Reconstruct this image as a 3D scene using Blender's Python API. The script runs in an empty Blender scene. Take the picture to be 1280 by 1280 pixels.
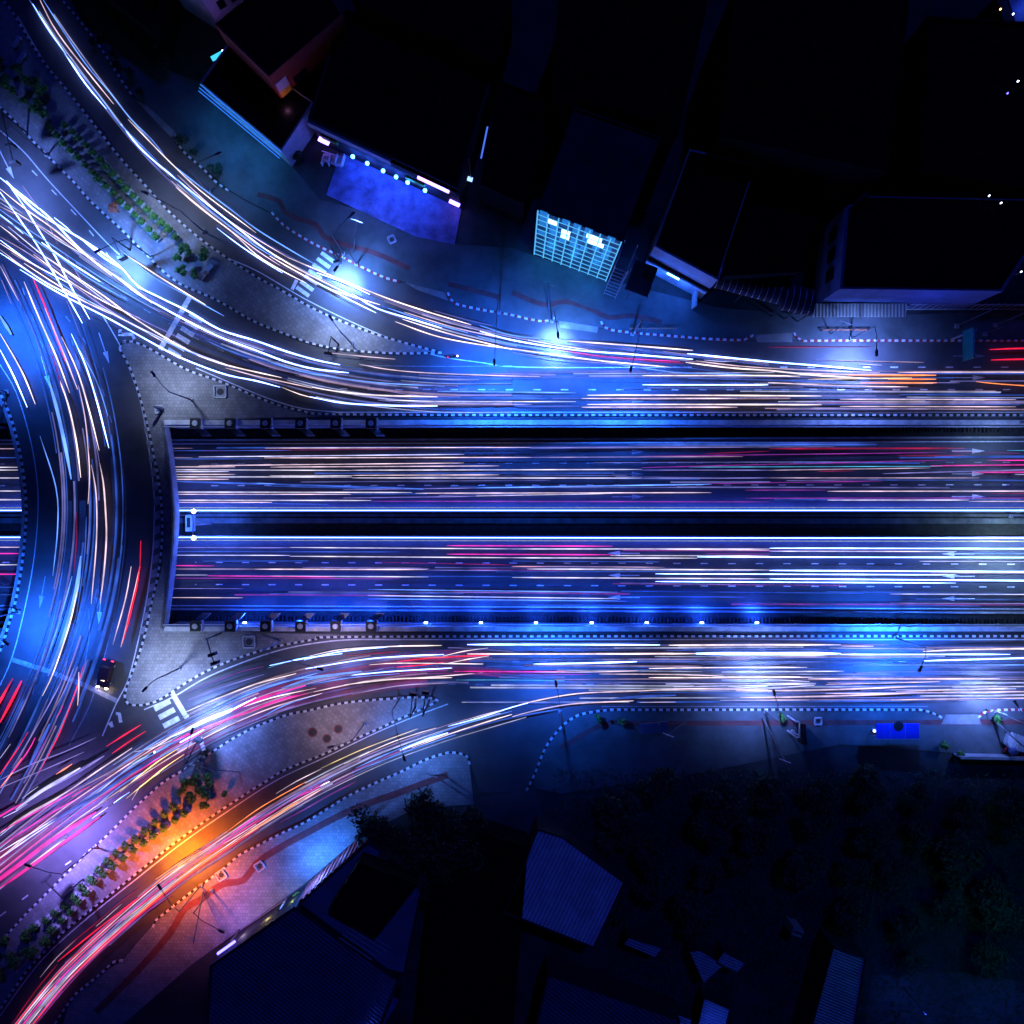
import bpy, bmesh, math, random
from mathutils import Vector
random.seed(7)
C = bpy.context.scene.collection
SC = bpy.context.scene
# ------------------------------------------------------------------ camera, sky, moon, exposure
H = 110.0                     # height of the drone above the street
S = 76.0 / 640.0              # metres on the street per pixel of the photograph
cd = bpy.data.cameras.new('camera'); cam = bpy.data.objects.new('camera', cd); C.objects.link(cam)
cam.location = (0, 0, H); cam.rotation_euler = (0, 0, 0)
cd.sensor_width = 36; cd.angle = 2 * math.atan(76.0 / H); cd.clip_end = 1500
SC.camera = cam
w = bpy.data.worlds.new('World'); SC.world = w; w.use_nodes = True
nt = w.node_tree; bg = nt.nodes['Background']
sky = nt.nodes.new('ShaderNodeTexSky'); sky.sky_type = 'NISHITA'; sky.sun_disc = False
sky.sun_elevation = math.radians(0.0); sky.sun_rotation = math.radians(200)
tint = nt.nodes.new('ShaderNodeMixRGB'); tint.blend_type = 'MULTIPLY'; tint.inputs[0].default_value = 1
tint.inputs[2].default_value = (0.06, 0.12, 1.0, 1)
nt.links.new(sky.outputs[0], tint.inputs[1]); nt.links.new(tint.outputs[0], bg.inputs[0])
bg.inputs[1].default_value = 0.02
sl = bpy.data.lights.new('moon', 'SUN'); so = bpy.data.objects.new('moon', sl); C.objects.link(so)
sl.energy = 0.5; sl.angle = math.radians(3); sl.color = (0.025, 0.06, 1.0)
so.rotation_euler = (math.radians(38), 0, math.radians(160))
SC.view_settings.view_transform = 'Standard'; SC.view_settings.look = 'None'
SC.view_settings.exposure = 0.0; SC.view_settings.gamma = 1.0
SC.cycles.use_denoising = True
SC.cycles.max_bounces = 5; SC.cycles.diffuse_bounces = 2; SC.cycles.glossy_bounces = 2
SC.cycles.sample_clamp_indirect = 3.0

# ------------------------------------------------------------------ helpers
def P(px, py, z=0.0):
    k = S * (H - z) / H
    return ((px - 640) * k, (640 - py) * k, z)
def PL(pts, z=0.0): return [P(a, b, z)[:2] for a, b in pts]
def zr(X):                    # level of the underpass carriageway: a ramp climbing to the east
    if X < -50: return -5.2
    if X < 76: return -5.2 + 4.0 * (X + 50) / 126.0
    return min(0.0, -1.2 + 1.2 * (X - 76) / 45.0)
def TY(py): return (640 - py) * S * 1.03
def TX(px):
    X = (px - 640) * S
    for _ in range(3): X = (px - 640) * S * (H - zr(X)) / H
    return X
def cr(pts, step=1.0):        # Catmull-Rom curve through points, resampled
    if len(pts) == 2:
        a, b = pts; n = max(1, int(math.dist(a, b) / step))
        return [tuple(a[i] + (b[i] - a[i]) * t / n for i in range(len(a))) for t in range(n + 1)]
    p = [tuple(2 * pts[0][i] - pts[1][i] for i in range(len(pts[0])))] + list(pts) + [tuple(2 * pts[-1][i] - pts[-2][i] for i in range(len(pts[0])))]
    out = []
    for k in range(1, len(p) - 2):
        n = max(1, int(math.dist(p[k], p[k + 1]) / step))
        for j in range(n):
            t = j / n; q = []
            for i in range(len(p[0])):
                a, b, c, d = p[k - 1][i], p[k][i], p[k + 1][i], p[k + 2][i]
                q.append(0.5 * (2 * b + (c - a) * t + (2 * a - 5 * b + 4 * c - d) * t * t + (3 * b - a - 3 * c + d) * t ** 3))
            out.append(tuple(q))
    out.append(tuple(pts[-1])); return out
def even(pts, d):             # points every d metres along a polyline
    out = [pts[0]]; acc = 0
    for a, b in zip(pts, pts[1:]):
        L = math.dist(a, b)
        if L < 1e-9: continue
        while acc + L >= d:
            t = (d - acc) / L; a = tuple(a[i] + (b[i] - a[i]) * t for i in range(len(a)))
            out.append(a); L = math.dist(a, b); acc = 0
            if L < 1e-9: break
        acc += L
    return out
def area(p): return 0.5 * sum(p[i][0] * p[(i + 1) % len(p)][1] - p[(i + 1) % len(p)][0] * p[i][1] for i in range(len(p)))
class MB:
    def __init__(s): s.v = []; s.f = []; s.m = []
    def face(s, pts, m=0):
        n = len(s.v); s.v += [tuple(p) for p in pts]; s.f.append(list(range(n, n + len(pts)))); s.m.append(m)
    def prism(s, poly, z0, z1, m=0, mt=None, bottom=True):
        if area(poly) < 0: poly = poly[::-1]
        n = len(poly); o = len(s.v)
        s.v += [(x, y, z0) for x, y in poly] + [(x, y, z1) for x, y in poly]
        for i in range(n):
            j = (i + 1) % n; s.f.append([o + i, o + j, o + n + j, o + n + i]); s.m.append(m)
        s.f.append([o + n + i for i in range(n)]); s.m.append(m if mt is None else mt)
        if bottom: s.f.append([o + i for i in range(n)][::-1]); s.m.append(m)
        return s
    def box(s, x, y, z0, z1, sx, sy, a=0.0, m=0):
        c, d = math.cos(a), math.sin(a)
        return s.prism([(x + u * c - v * d, y + u * d + v * c) for u, v in ((-sx/2, -sy/2), (sx/2, -sy/2), (sx/2, sy/2), (-sx/2, sy/2))], z0, z1, m)
    def sheet(s, poly, z, m=0):
        if area(poly) < 0: poly = poly[::-1]
        s.face([(x, y, z) for x, y in poly], m); return s
    def cyl(s, x, y, z0, z1, r0, r1=None, n=10, m=0):
        r1 = r0 if r1 is None else r1; o = len(s.v)
        for z, r in ((z0, r0), (z1, r1)):
            s.v += [(x + r * math.cos(6.2832 * i / n), y + r * math.sin(6.2832 * i / n), z) for i in range(n)]
        for i in range(n):
            j = (i + 1) % n; s.f.append([o + i, o + j, o + n + j, o + n + i]); s.m.append(m)
        s.f.append([o + n + i for i in range(n)]); s.m.append(m); s.f.append([o + i for i in range(n)][::-1]); s.m.append(m)
        return s
    def tube(s, pts, r, n=6, m=0):
        o = len(s.v); N = len(pts); rr = r if isinstance(r, (list, tuple)) else [r] * N
        for k in range(N):
            a = Vector(pts[max(0, k - 1)]); b = Vector(pts[min(N - 1, k + 1)]); d = (b - a).normalized()
            up = Vector((0, 0, 1)) if abs(d.z) < .9 else Vector((1, 0, 0))
            u = d.cross(up).normalized(); v = u.cross(d)
            for i in range(n):
                t = 6.2832 * (i + .5) / n; q = Vector(pts[k]) + rr[k] * (u * math.cos(t) + v * math.sin(t)); s.v.append(tuple(q))
        for k in range(N - 1):
            for i in range(n):
                j = (i + 1) % n; s.f.append([o + k * n + i, o + k * n + j, o + (k + 1) * n + j, o + (k + 1) * n + i]); s.m.append(m)
        s.f.append([o + i for i in range(n)][::-1]); s.m.append(m); s.f.append([o + (N - 1) * n + i for i in range(n)]); s.m.append(m)
        return s
    def ribbon(s, pts, wd, z, m=0):   # flat line following pts
        L = off(pts, wd / 2); R = off(pts, -wd / 2)
        for k in range(len(pts) - 1):
            zz = [z(pts[k][0]), z(pts[k + 1][0])] if callable(z) else [z, z]
            s.face([(*R[k], zz[0]), (*R[k + 1], zz[1]), (*L[k + 1], zz[1]), (*L[k], zz[0])], m)
        return s
    def bar(s, pts, wd, z0, z1, m=0):  # solid wall following pts, levels may vary
        L = off(pts, wd / 2); R = off(pts, -wd / 2); o = len(s.v); n = len(pts)
        for k in range(n):
            a = z0(pts[k][0]) if callable(z0) else z0; b = z1(pts[k][0]) if callable(z1) else z1
            s.v += [(*R[k], a), (*L[k], a), (*L[k], b), (*R[k], b)]
        for k in range(n - 1):
            for i in range(4):
                j = (i + 1) % 4; s.f.append([o + 4*k + i, o + 4*k + 4 + i, o + 4*k + 4 + j, o + 4*k + j]); s.m.append(m)
        s.f.append([o, o + 1, o + 2, o + 3]); s.m.append(m); e = o + 4 * (n - 1); s.f.append([e + 3, e + 2, e + 1, e]); s.m.append(m)
        return s
    def leaves(s, c, rad, n, size, m=0, shell=0.45):
        for _ in range(n):
            while True:
                d = Vector((random.gauss(0, 1), random.gauss(0, 1), random.gauss(0, 1)))
                if d.length > .1: break
            d.normalize(); f = shell + (1 - shell) * random.random()
            p = Vector(c) + Vector((d.x * rad[0], d.y * rad[1], d.z * rad[2])) * f
            u = Vector((random.gauss(0, 1), random.gauss(0, 1), random.gauss(0, .5))).normalized()
            v = u.cross(d + Vector((random.gauss(0, .5), random.gauss(0, .5), .4))).normalized()
            z = size * random.uniform(.6, 1.3)
            s.face([p - u * z, p + v * z * .45, p + u * z, p - v * z * .45], m)
        return s
    def build(s, name, mats, parent=None, origin=None, smooth=False, recalc=True):
        if not isinstance(mats, (list, tuple)): mats = [mats]
        ox, oy, oz = origin or (0, 0, 0)
        me = bpy.data.meshes.new(name)
        me.from_pydata([(x - ox, y - oy, z - oz) for x, y, z in s.v], [], s.f)
        for mm in mats: me.materials.append(mm)
        me.polygons.foreach_set('material_index', s.m)
        bm = bmesh.new(); bm.from_mesh(me)
        big = [f for f in bm.faces if len(f.verts) > 4]
        if big: bmesh.ops.triangulate(bm, faces=big)
        if recalc and len(bm.faces) < 60000: bmesh.ops.recalc_face_normals(bm, faces=bm.faces)
        bm.to_mesh(me); bm.free()
        if smooth:
            for p in me.polygons: p.use_smooth = True
        o = bpy.data.objects.new(name, me); C.objects.link(o)
        if parent: o.parent = parent
        else: o.location = (ox, oy, oz)
        return o
def off(pts, d):
    out = []
    for k in range(len(pts)):
        a = pts[max(0, k - 1)]; b = pts[min(len(pts) - 1, k + 1)]
        dx, dy = b[0] - a[0], b[1] - a[1]; l = math.hypot(dx, dy) or 1
        out.append((pts[k][0] - dy / l * d, pts[k][1] + dx / l * d))
    return out
def tag(o, label=None, cat=None, group=None, kind=None):
    if label: o['label'] = label
    if cat: o['category'] = cat
    if group: o['group'] = group
    if kind: o['kind'] = kind
    return o
def empty(name, loc, rz=0.0):
    o = bpy.data.objects.new(name, None); C.objects.link(o); o.location = loc; o.rotation_euler = (0, 0, rz); o.empty_display_size = .5
    return o
def copy_tree(o, parent=None):
    c = o.copy(); C.objects.link(c); c.parent = parent
    for ch in [x for x in bpy.data.objects if x.parent == o]: copy_tree(ch, c)
    return c
def struct(o): o['kind'] = 'structure'; return o

# ------------------------------------------------------------------ materials
def mat(name, col, rough=.8, var=.25, scale=1.5, bump=.0, spec=.3, metal=0.0, fine=0.0):
    m = bpy.data.materials.new(name); m.use_nodes = True; n = m.node_tree.nodes; l = m.node_tree.links
    b = n['Principled BSDF']; b.inputs['Roughness'].default_value = rough; b.inputs['Metallic'].default_value = metal
    b.inputs['Specular IOR Level'].default_value = spec
    tc = n.new('ShaderNodeTexCoord'); nz = n.new('ShaderNodeTexNoise'); nz.inputs['Scale'].default_value = scale; nz.inputs['Detail'].default_value = 8
    nz.inputs['Roughness'].default_value = .65
    l.new(tc.outputs['Object'], nz.inputs['Vector'])
    r = n.new('ShaderNodeValToRGB'); r.color_ramp.elements[0].position = .3; r.color_ramp.elements[1].position = .72
    r.color_ramp.elements[0].color = tuple(c * (1 - var) for c in col) + (1,); r.color_ramp.elements[1].color = tuple(min(1, c * (1 + var)) for c in col) + (1,)
    l.new(nz.outputs['Fac'], r.inputs[0]); l.new(r.outputs[0], b.inputs['Base Color'])
    if bump:
        bp = n.new('ShaderNodeBump'); bp.inputs['Strength'].default_value = bump; bp.inputs['Distance'].default_value = .05
        n2 = n.new('ShaderNodeTexNoise'); n2.inputs['Scale'].default_value = scale * 6; l.new(tc.outputs['Object'], n2.inputs['Vector'])
        l.new(n2.outputs['Fac'], bp.inputs['Height']); l.new(bp.outputs[0], b.inputs['Normal'])
    return m
def emat(name, col, st):
    m = bpy.data.materials.new(name); m.use_nodes = True; n = m.node_tree.nodes
    b = n['Principled BSDF']; b.inputs['Base Color'].default_value = (.02, .02, .02, 1)
    b.inputs['Emission Color'].default_value = (*col, 1); b.inputs['Emission Strength'].default_value = st
    return m
def trail_mat(name, col, st):
    m = emat(name, col, st); n = m.node_tree.nodes; l = m.node_tree.links
    tc = n.new('ShaderNodeTexCoord'); nz = n.new('ShaderNodeTexNoise'); nz.inputs['Scale'].default_value = .22; nz.inputs['Detail'].default_value = 4
    l.new(tc.outputs['Object'], nz.inputs['Vector'])
    mr = n.new('ShaderNodeMapRange'); mr.inputs[1].default_value = .32; mr.inputs[2].default_value = .68; mr.inputs[3].default_value = st * .35; mr.inputs[4].default_value = st * 1.55
    l.new(nz.outputs['Fac'], mr.inputs[0]); l.new(mr.outputs[0], n['Principled BSDF'].inputs['Emission Strength'])
    return m
def brick(name, col, mortar, sc, w_, h_, rot=0.0):
    m = mat(name, col, .85, .35, .25); n = m.node_tree.nodes; l = m.node_tree.links; b = n['Principled BSDF']
    ramp = [x for x in n if x.type == 'VALTORGB'][0]
    tc = n.new('ShaderNodeTexCoord'); mp = n.new('ShaderNodeMapping'); mp.inputs['Rotation'].default_value[2] = rot
    l.new(tc.outputs['Object'], mp.inputs[0])
    br = n.new('ShaderNodeTexBrick'); br.inputs['Scale'].default_value = sc; br.inputs['Brick Width'].default_value = w_; br.inputs['Row Height'].default_value = h_
    br.inputs['Color1'].default_value = (1, 1, 1, 1); br.inputs['Color2'].default_value = (.74, .74, .74, 1); br.inputs['Mortar'].default_value = (mortar,) * 3 + (1,)
    br.inputs['Mortar Size'].default_value = .035
    l.new(mp.outputs[0], br.inputs['Vector'])
    mx = n.new('ShaderNodeMixRGB'); mx.blend_type = 'MULTIPLY'; mx.inputs[0].default_value = 1
    l.new(ramp.outputs[0], mx.inputs[1]); l.new(br.outputs['Color'], mx.inputs[2]); l.new(mx.outputs[0], b.inputs['Base Color'])
    return m
def ribbed(name, col, rot, per, rough=.5, var=.3):
    m = mat(name, col, rough, var, .35); n = m.node_tree.nodes; l = m.node_tree.links; b = n['Principled BSDF']
    ramp = [x for x in n if x.type == 'VALTORGB'][0]
    tc = n.new('ShaderNodeTexCoord'); mp = n.new('ShaderNodeMapping'); mp.inputs['Rotation'].default_value[2] = rot
    l.new(tc.outputs['Object'], mp.inputs[0])
    wv = n.new('ShaderNodeTexWave'); wv.inputs['Scale'].default_value = 0.314 / per * 1.0; wv.inputs['Distortion'].default_value = 0
    l.new(mp.outputs[0], wv.inputs['Vector'])
    bp = n.new('ShaderNodeBump'); bp.inputs['Strength'].default_value = .9; bp.inputs['Distance'].default_value = .12
    l.new(wv.outputs['Fac'], bp.inputs['Height']); l.new(bp.outputs[0], b.inputs['Normal'])
    mr = n.new('ShaderNodeMapRange'); mr.inputs[3].default_value = .55; mr.inputs[4].default_value = 1.1
    l.new(wv.outputs['Fac'], mr.inputs[0])
    mx = n.new('ShaderNodeMixRGB'); mx.blend_type = 'MULTIPLY'; mx.inputs[0].default_value = 1
    l.new(ramp.outputs[0], mx.inputs[1]); l.new(mr.outputs[0], mx.inputs[2]); l.new(mx.outputs[0], b.inputs['Base Color'])
    return m
M = dict(
    ground=mat('earth', (.035, .04, .04), .95, .5, .2, .4),
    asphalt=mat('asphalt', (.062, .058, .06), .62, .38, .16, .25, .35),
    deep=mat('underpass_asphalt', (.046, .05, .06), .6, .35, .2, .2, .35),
    pave=mat('concrete_pavement', (.075, .085, .085), .9, .4, .22, .3),
    apron=mat('concrete_apron', (.2, .19, .18), .9, .35, .5, .3),
    island=brick('paving_blocks', (.23, .22, .215), .62, 1.0, .62, .62, .78),
    island2=brick('square_paving', (.22, .21, .21), .6, 1.0, .5, .5, .0),
    concrete=mat('concrete', (.26, .26, .27), .85, .4, .5, .3),
    wallc=mat('retaining_concrete', (.1, .105, .11), .9, .6, .5, .3),
    coping=mat('coping_concrete', (.42, .42, .43), .8, .45, .6, .2),
    dark=mat('dark_soil', (.018, .02, .02), .95, .5, 1),
    white=mat('white_paint', (.52, .52, .52), .6, .4, 1.2),
    line=mat('road_paint', (.55, .55, .55), .65, .35, 2.2),
    faint=mat('worn_road_paint', (.22, .22, .23), .7, .45, 1.6),
    yellow=mat('yellow_road_paint', (.6, .36, .04), .65, .3, 2),
    black=mat('black_paint', (.018, .018, .02), .6, .2, 2),
    redp=mat('red_kerb_paint', (.28, .02, .03), .7, .3, 2),
    redpath=mat('red_tactile_paving', (.14, .042, .04), .9, .4, .5),
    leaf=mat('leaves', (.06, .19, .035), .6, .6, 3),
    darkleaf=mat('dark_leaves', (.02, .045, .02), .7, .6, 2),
    grassleaf=mat('weed_leaves', (.03, .07, .04), .8, .7, .6),
    bark=mat('bark', (.06, .045, .03), .9, .4, 4),
    metal=mat('painted_steel', (.12, .12, .13), .45, .2, 3, 0, .5, .6),
    galv=mat('galvanised_steel', (.45, .46, .48), .45, .2, 3, 0, .5, .5),
    signal=mat('black_signal_housing', (.012, .012, .014), .5, .2, 3),
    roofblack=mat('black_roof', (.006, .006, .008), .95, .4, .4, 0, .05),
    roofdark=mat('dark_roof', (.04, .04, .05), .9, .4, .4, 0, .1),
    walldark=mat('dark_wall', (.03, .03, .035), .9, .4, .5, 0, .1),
    wallgrey=mat('grey_wall', (.3, .3, .31), .85, .25, .6),
    wallbluetint=mat('blue_light_tinted_wall', (.07, .1, .2), .85, .25, .6),  # blue light falling on the wall is put into this colour
    wallred=mat('red_wall', (.3, .04, .03), .9, .3, .5),
    wallpurple=mat('pale_wall', (.45, .4, .5), .9, .2, .5),
    glass=mat('dark_glass', (.01, .012, .02), .08, .1, 3, 0, .6),
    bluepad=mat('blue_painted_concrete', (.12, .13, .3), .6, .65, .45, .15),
    carpaint=mat('dark_car_paint', (.03, .01, .015), .25, .1, 3, 0, .6),
    tyre=mat('rubber', (.015, .015, .015), .9, .2, 5),
    green=mat('green_sign', (.0, .16, .11), .5, .2, 2),
    blueroof=mat('blue_shelter_roof', (.03, .05, .5), .5, .2, 1),
    cream=mat('cream_wall', (.6, .5, .28), .85, .2, .8),
    terracotta=mat('terracotta', (.5, .16, .08), .7, .3, 5),
    cover=mat('cast_iron', (.03, .03, .035), .7, .3, 6),
)
EM = {'W': trail_mat('headlight_white', (.16, .27, 1.0), 13.0), 'w': trail_mat('soft_white_light', (.55, .55, 1.0), 1.7), 'P': trail_mat('pinkish_white_light', (.98, .7, .84), 1.15),
      'p': trail_mat('dim_pink_light', (.75, .5, .72), .7), 'B': trail_mat('blue_light', (.12, .28, 1.0), 1.7), 'b': trail_mat('dim_blue_light', (.06, .16, .9), .7),
      'L': trail_mat('lavender_light', (.36, .3, .9), .75), 'R': trail_mat('tail_red', (1.0, .015, .06), 1.5), 'r': trail_mat('dim_red_light', (.5, .01, .06), .55),
      'M': trail_mat('magenta_light', (1.0, .03, .42), 1.3), 'm': trail_mat('dim_magenta_light', (.45, .04, .5), .6), 'O': trail_mat('orange_light', (1.0, .25, .06), 2.2),
      'Y': trail_mat('yellow_light', (1.0, .75, .3), 1.6), 'C': trail_mat('cyan_light', (.1, .55, .9), .9)}
EM['U'] = trail_mat('pale_rose_white_light', (.84, .78, 1.0), 1.0)
EM['V'] = trail_mat('cream_white_light', (1.0, .8, .8), 1.7)
CN = {'V': 'cream white', 'U': 'rosy white', 'W': 'bright white', 'w': 'soft white', 'P': 'pinkish white', 'p': 'dim pink', 'B': 'blue', 'b': 'dim blue', 'L': 'lavender', 'R': 'red', 'r': 'dim red',
      'M': 'magenta', 'm': 'dim violet', 'O': 'orange', 'Y': 'yellow', 'C': 'cyan'}
LED = emat('led_strip', (.045, .1, 1.0), 34.0); LAMP = emat('lamp_glass', (.6, .7, 1.0), 12.0); BLUELAMP = emat('blue_tube', (.12, .1, 1.0), 7.0)
WARM = emat('orange_lamp_glass', (1.0, .45, .08), 12.0); CYANWIN = emat('cyan_lit_window', (.02, .3, 1.0), .55); WHITEWIN = emat('white_lit_window', (.5, .85, 1.0), 4.0)
REDLAMP = emat('red_lamp_glass', (1, .03, .08), 5)

# ------------------------------------------------------------------ the setting
RN = [(-60, -140), (30, -90), (55, -40), (78, 0), (95, 20), (115, 45), (135, 73), (155, 105), (170, 125), (193, 150), (219, 172), (230, 190), (255, 212), (288, 240), (312, 254), (340, 268), (355, 282), (380, 298),
      (400, 309), (425, 320), (450, 333), (480, 347), (500, 352), (530, 360), (560, 372), (570, 380), (600, 387), (640, 395), (660, 399), (693, 402), (722, 406), (752, 411), (800, 417), (850, 421), (890, 424), (930, 425), (1000, 426), (1340, 426)]
RS = [(1340, 888), (1245, 887), (1225, 891), (1177, 892), (1150, 887), (800, 887), (765, 887), (740, 890), (720, 895), (705, 905), (690, 922), (680, 938), (675, 950), (668, 968), (655, 990), (600, 990), (585, 945), (575, 941), (562, 940), (550, 943),
      (530, 950), (510, 960), (500, 965), (470, 978), (440, 992), (410, 1010), (380, 1028), (350, 1042), (325, 1055), (300, 1068), (280, 1085), (260, 1100), (235, 1118), (210, 1138), (195, 1150), (172, 1176),
      (152, 1200), (130, 1213), (110, 1230), (95, 1242), (85, 1255), (62, 1290), (20, 1350), (-60, 1400)]
INNER = [(-60, 925), (-25, 860), (0, 815), (10, 785), (18, 760), (25, 725), (30, 690), (33, 655), (33, 625), (30, 595), (24, 560), (15, 525), (0, 490), (-25, 445), (-60, 385)]
DECK = [(204, 527), (209, 555), (213, 585), (216, 615), (218, 640), (217, 670), (214, 705), (210, 740), (204, 784)]
YN = P(0, 529)[1]; YS = P(0, 785)[1]; XW, XE = -330.0, 330.0; TR = 121.0
g = MB()
g.sheet([(XW, YN), (XE, YN), (XE, 330), (XW, 330)], 0); g.sheet([(XW, -330), (XE, -330), (XE, YS), (XW, YS)], 0)
g.sheet([(TR, YS), (XE, YS), (XE, YN), (TR, YN)], 0)
struct(g.build('ground', M['ground']))
road = PL(RN) + PL([(1340, 523), (420, 523), (204, 526)]) + PL(cr(DECK, 12)) + PL([(204, 786), (420, 792), (1340, 792)]) + PL(RS) + PL(cr(INNER, 10))
struct(MB().sheet(road, .004).build('road', M['asphalt']))
# underpass carriageway, climbing ramp
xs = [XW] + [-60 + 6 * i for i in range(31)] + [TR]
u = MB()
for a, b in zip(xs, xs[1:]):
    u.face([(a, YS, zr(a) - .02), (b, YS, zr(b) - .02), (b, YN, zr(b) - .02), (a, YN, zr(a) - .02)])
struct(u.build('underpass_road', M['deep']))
# pavements and forecourts
pvn = PL([(p[0] + 1, p[1] - 1) for p in RN][3:-1]) + PL([(1340, 424), (1340, 385), (1150, 393), (1000, 393), (900, 385), (740, 345), (640, 310), (560, 305), (480, 270), (400, 250), (350, 190), (255, 105), (190, 80), (130, 10), (110, -20)])
struct(MB().prism(pvn, -.1, .1).build('pavement', M['pave']))
pvs = PL([(p[0], p[1] + 1) for p in RS[:14]]) + PL([(668, 985), (700, 992), (880, 965), (1050, 930), (1180, 940), (1340, 962)])
struct(MB().prism(pvs, -.1, .1).build('pavement', M['pave']))
pvl = PL([(p[0] + .7, p[1] + 1) for p in RS[16:41]]) + PL([(60, 1350), (120, 1310), (240, 1205), (380, 1105), (450, 1045), (520, 1010), (592, 1005)])
struct(MB().prism(pvl, -.1, .1).build('pavement', M['island2']))
struct(MB().sheet(PL([(586, 1000), (668, 985), (690, 1060), (640, 1100), (560, 1040)]), .006).build('driveway', M['asphalt']))
# islands
ISL = {
 'a': [(-60, -40), (-20, -20), (8, 5), (20, 22), (40, 55), (60, 85), (80, 108), (100, 133), (125, 165), (150, 197), (180, 230), (210, 263), (240, 290), (270, 313), (320, 346), (350, 362), (390, 385), (430, 403), (470, 418), (510, 430), (552, 441),
       (500, 442), (460, 440), (420, 436), (385, 428), (350, 415), (320, 403), (300, 392), (280, 380), (260, 370), (240, 362), (225, 355), (205, 340), (190, 325), (170, 305), (150, 285), (130, 267), (112, 250), (95, 230), (80, 215), (60, 195), (45, 180), (25, 158), (5, 138), (-20, 118), (-60, 88)],
 'b': [(150, 436), (154, 428), (166, 427), (180, 432), (200, 443), (220, 455), (240, 465), (270, 475), (300, 487), (320, 496), (350, 507), (380, 514), (420, 518), (480, 519), (480, 524), (204, 526), (203, 620), (202, 600), (195, 580), (187, 540), (175, 495), (163, 460)],
 'c': [(157, 875), (166, 881), (180, 881), (195, 877), (215, 865), (235, 852), (260, 838), (290, 825), (320, 815), (345, 808), (370, 803), (400, 798), (420, 796), (480, 795), (480, 790), (204, 787), (204, 690), (198, 720), (190, 755), (180, 800), (168, 835), (160, 855)],
 'd': [(545, 878), (541, 873), (520, 871), (490, 873), (450, 876), (420, 880), (390, 887), (360, 893), (340, 900), (320, 908), (300, 918), (280, 930), (265, 940), (245, 952), (230, 962), (205, 977), (190, 990), (170, 1008), (150, 1028), (130, 1048), (110, 1065), (90, 1085), (70, 1105), (50, 1125), (30, 1145), (12, 1165), (-20, 1195), (-60, 1235),
       (-60, 1320), (-20, 1292), (0, 1262), (15, 1240), (35, 1212), (60, 1185), (85, 1160), (110, 1140), (135, 1120), (160, 1100), (185, 1080), (210, 1060), (230, 1045), (255, 1027), (280, 1010), (300, 997), (318, 985), (335, 975), (350, 965), (370, 956), (410, 940), (440, 925), (470, 912), (500, 898), (525, 887)]}
struct(MB().prism(PL(ISL['a']), -.05, .15).build('traffic_island', M['island']))
struct(MB().prism(PL(ISL['d']), -.05, .15).build('traffic_island', M['island']))
struct(MB().prism(PL(ISL['b'][:14] + [(204, 526), (207, 560), (204, 600), (196, 578)] + ISL['b'][19:]), -.05, .15).build('traffic_island', M['island2']))
struct(MB().prism(PL(ISL['c'][:14] + [(204, 787), (206, 745), (205, 705)] + ISL['c'][18:]), -.05, .15).build('traffic_island', M['island2']))
# kerbs: painted blocks
def kerb(pts, red=False, blk=.52, wd=.3, smooth=True):
    w_ = cr(PL(pts), 1.0) if smooth else PL(pts)
    e = even(w_, blk); b = MB()
    for k in range(len(e) - 1):
        x = (e[k][0] + e[k + 1][0]) / 2; y = (e[k][1] + e[k + 1][1]) / 2; a = math.atan2(e[k + 1][1] - e[k][1], e[k + 1][0] - e[k][0])
        b.box(x, y, -.02, .21, blk * .985, wd, a, k % 2)
    return struct(b.build('kerb', [M['white'], M['redp'] if red else M['black']]))
kerb(ISL['a'][:21]); kerb(ISL['a'][20:])
kerb(ISL['b'][1:13] + [(700, 519), (1340, 519)]); kerb([(150, 436), (163, 460), (175, 495), (187, 540), (195, 580), (200, 610), (203, 640), (203, 680), (198, 720), (190, 755), (180, 800), (168, 835), (160, 855), (156, 870), (160, 879), (166, 881)])
kerb(ISL['b'][:2] + [(158, 426)])
kerb([(166, 881)] + ISL['c'][2:13] + [(700, 795), (1340, 795)])
kerb([(548, 876)] + ISL['d'][1:28]); kerb(ISL['d'][28:] + [(548, 876)])
kerb(INNER[1:-1])
kerb([(66, -20), (78, 0), (95, 20), (115, 45), (135, 73), (155, 105), (170, 125)]); kerb([(222, 168), (219, 173), (230, 190), (255, 212), (270, 228), (288, 240)])
kerb([(340, 266), (355, 282), (380, 298), (400, 309), (425, 320), (450, 333), (480, 347), (502, 353)], True)
kerb([(560, 366), (563, 374), (570, 380), (600, 387), (640, 394), (660, 399), (680, 402), (690, 400), (696, 395)], True)
kerb([(751, 402), (755, 409), (765, 413), (800, 417), (850, 421), (890, 424), (930, 425), (938, 421), (943, 418)], True)
kerb([(992, 416), (995, 422), (1002, 426), (1040, 426), (1340, 426)], True)
kerb([(587, 955), (585, 945), (575, 941), (562, 940), (550, 943), (530, 950), (510, 960), (500, 965), (470, 978), (440, 992), (410, 1010), (380, 1028), (350, 1042), (325, 1055), (300, 1068), (280, 1085), (260, 1100), (235, 1118), (210, 1138), (195, 1150), (190, 1162)])
kerb([(154, 1200), (142, 1202), (130, 1213), (110, 1230), (95, 1242), (85, 1255), (72, 1275), (40, 1325)])
kerb([(658, 988), (668, 968), (680, 938), (690, 922), (705, 905), (722, 894), (740, 890), (765, 887), (820, 887), (1150, 887), (1163, 890), (1172, 894), (1180, 899)])
kerb([(1222, 897), (1228, 891), (1238, 888), (1250, 887), (1340, 887)], True)
struct(MB().sheet(PL([(1182, 893), (1222, 893), (1226, 905), (1176, 905)]), .14).build('driveway', M['apron']))
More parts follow.
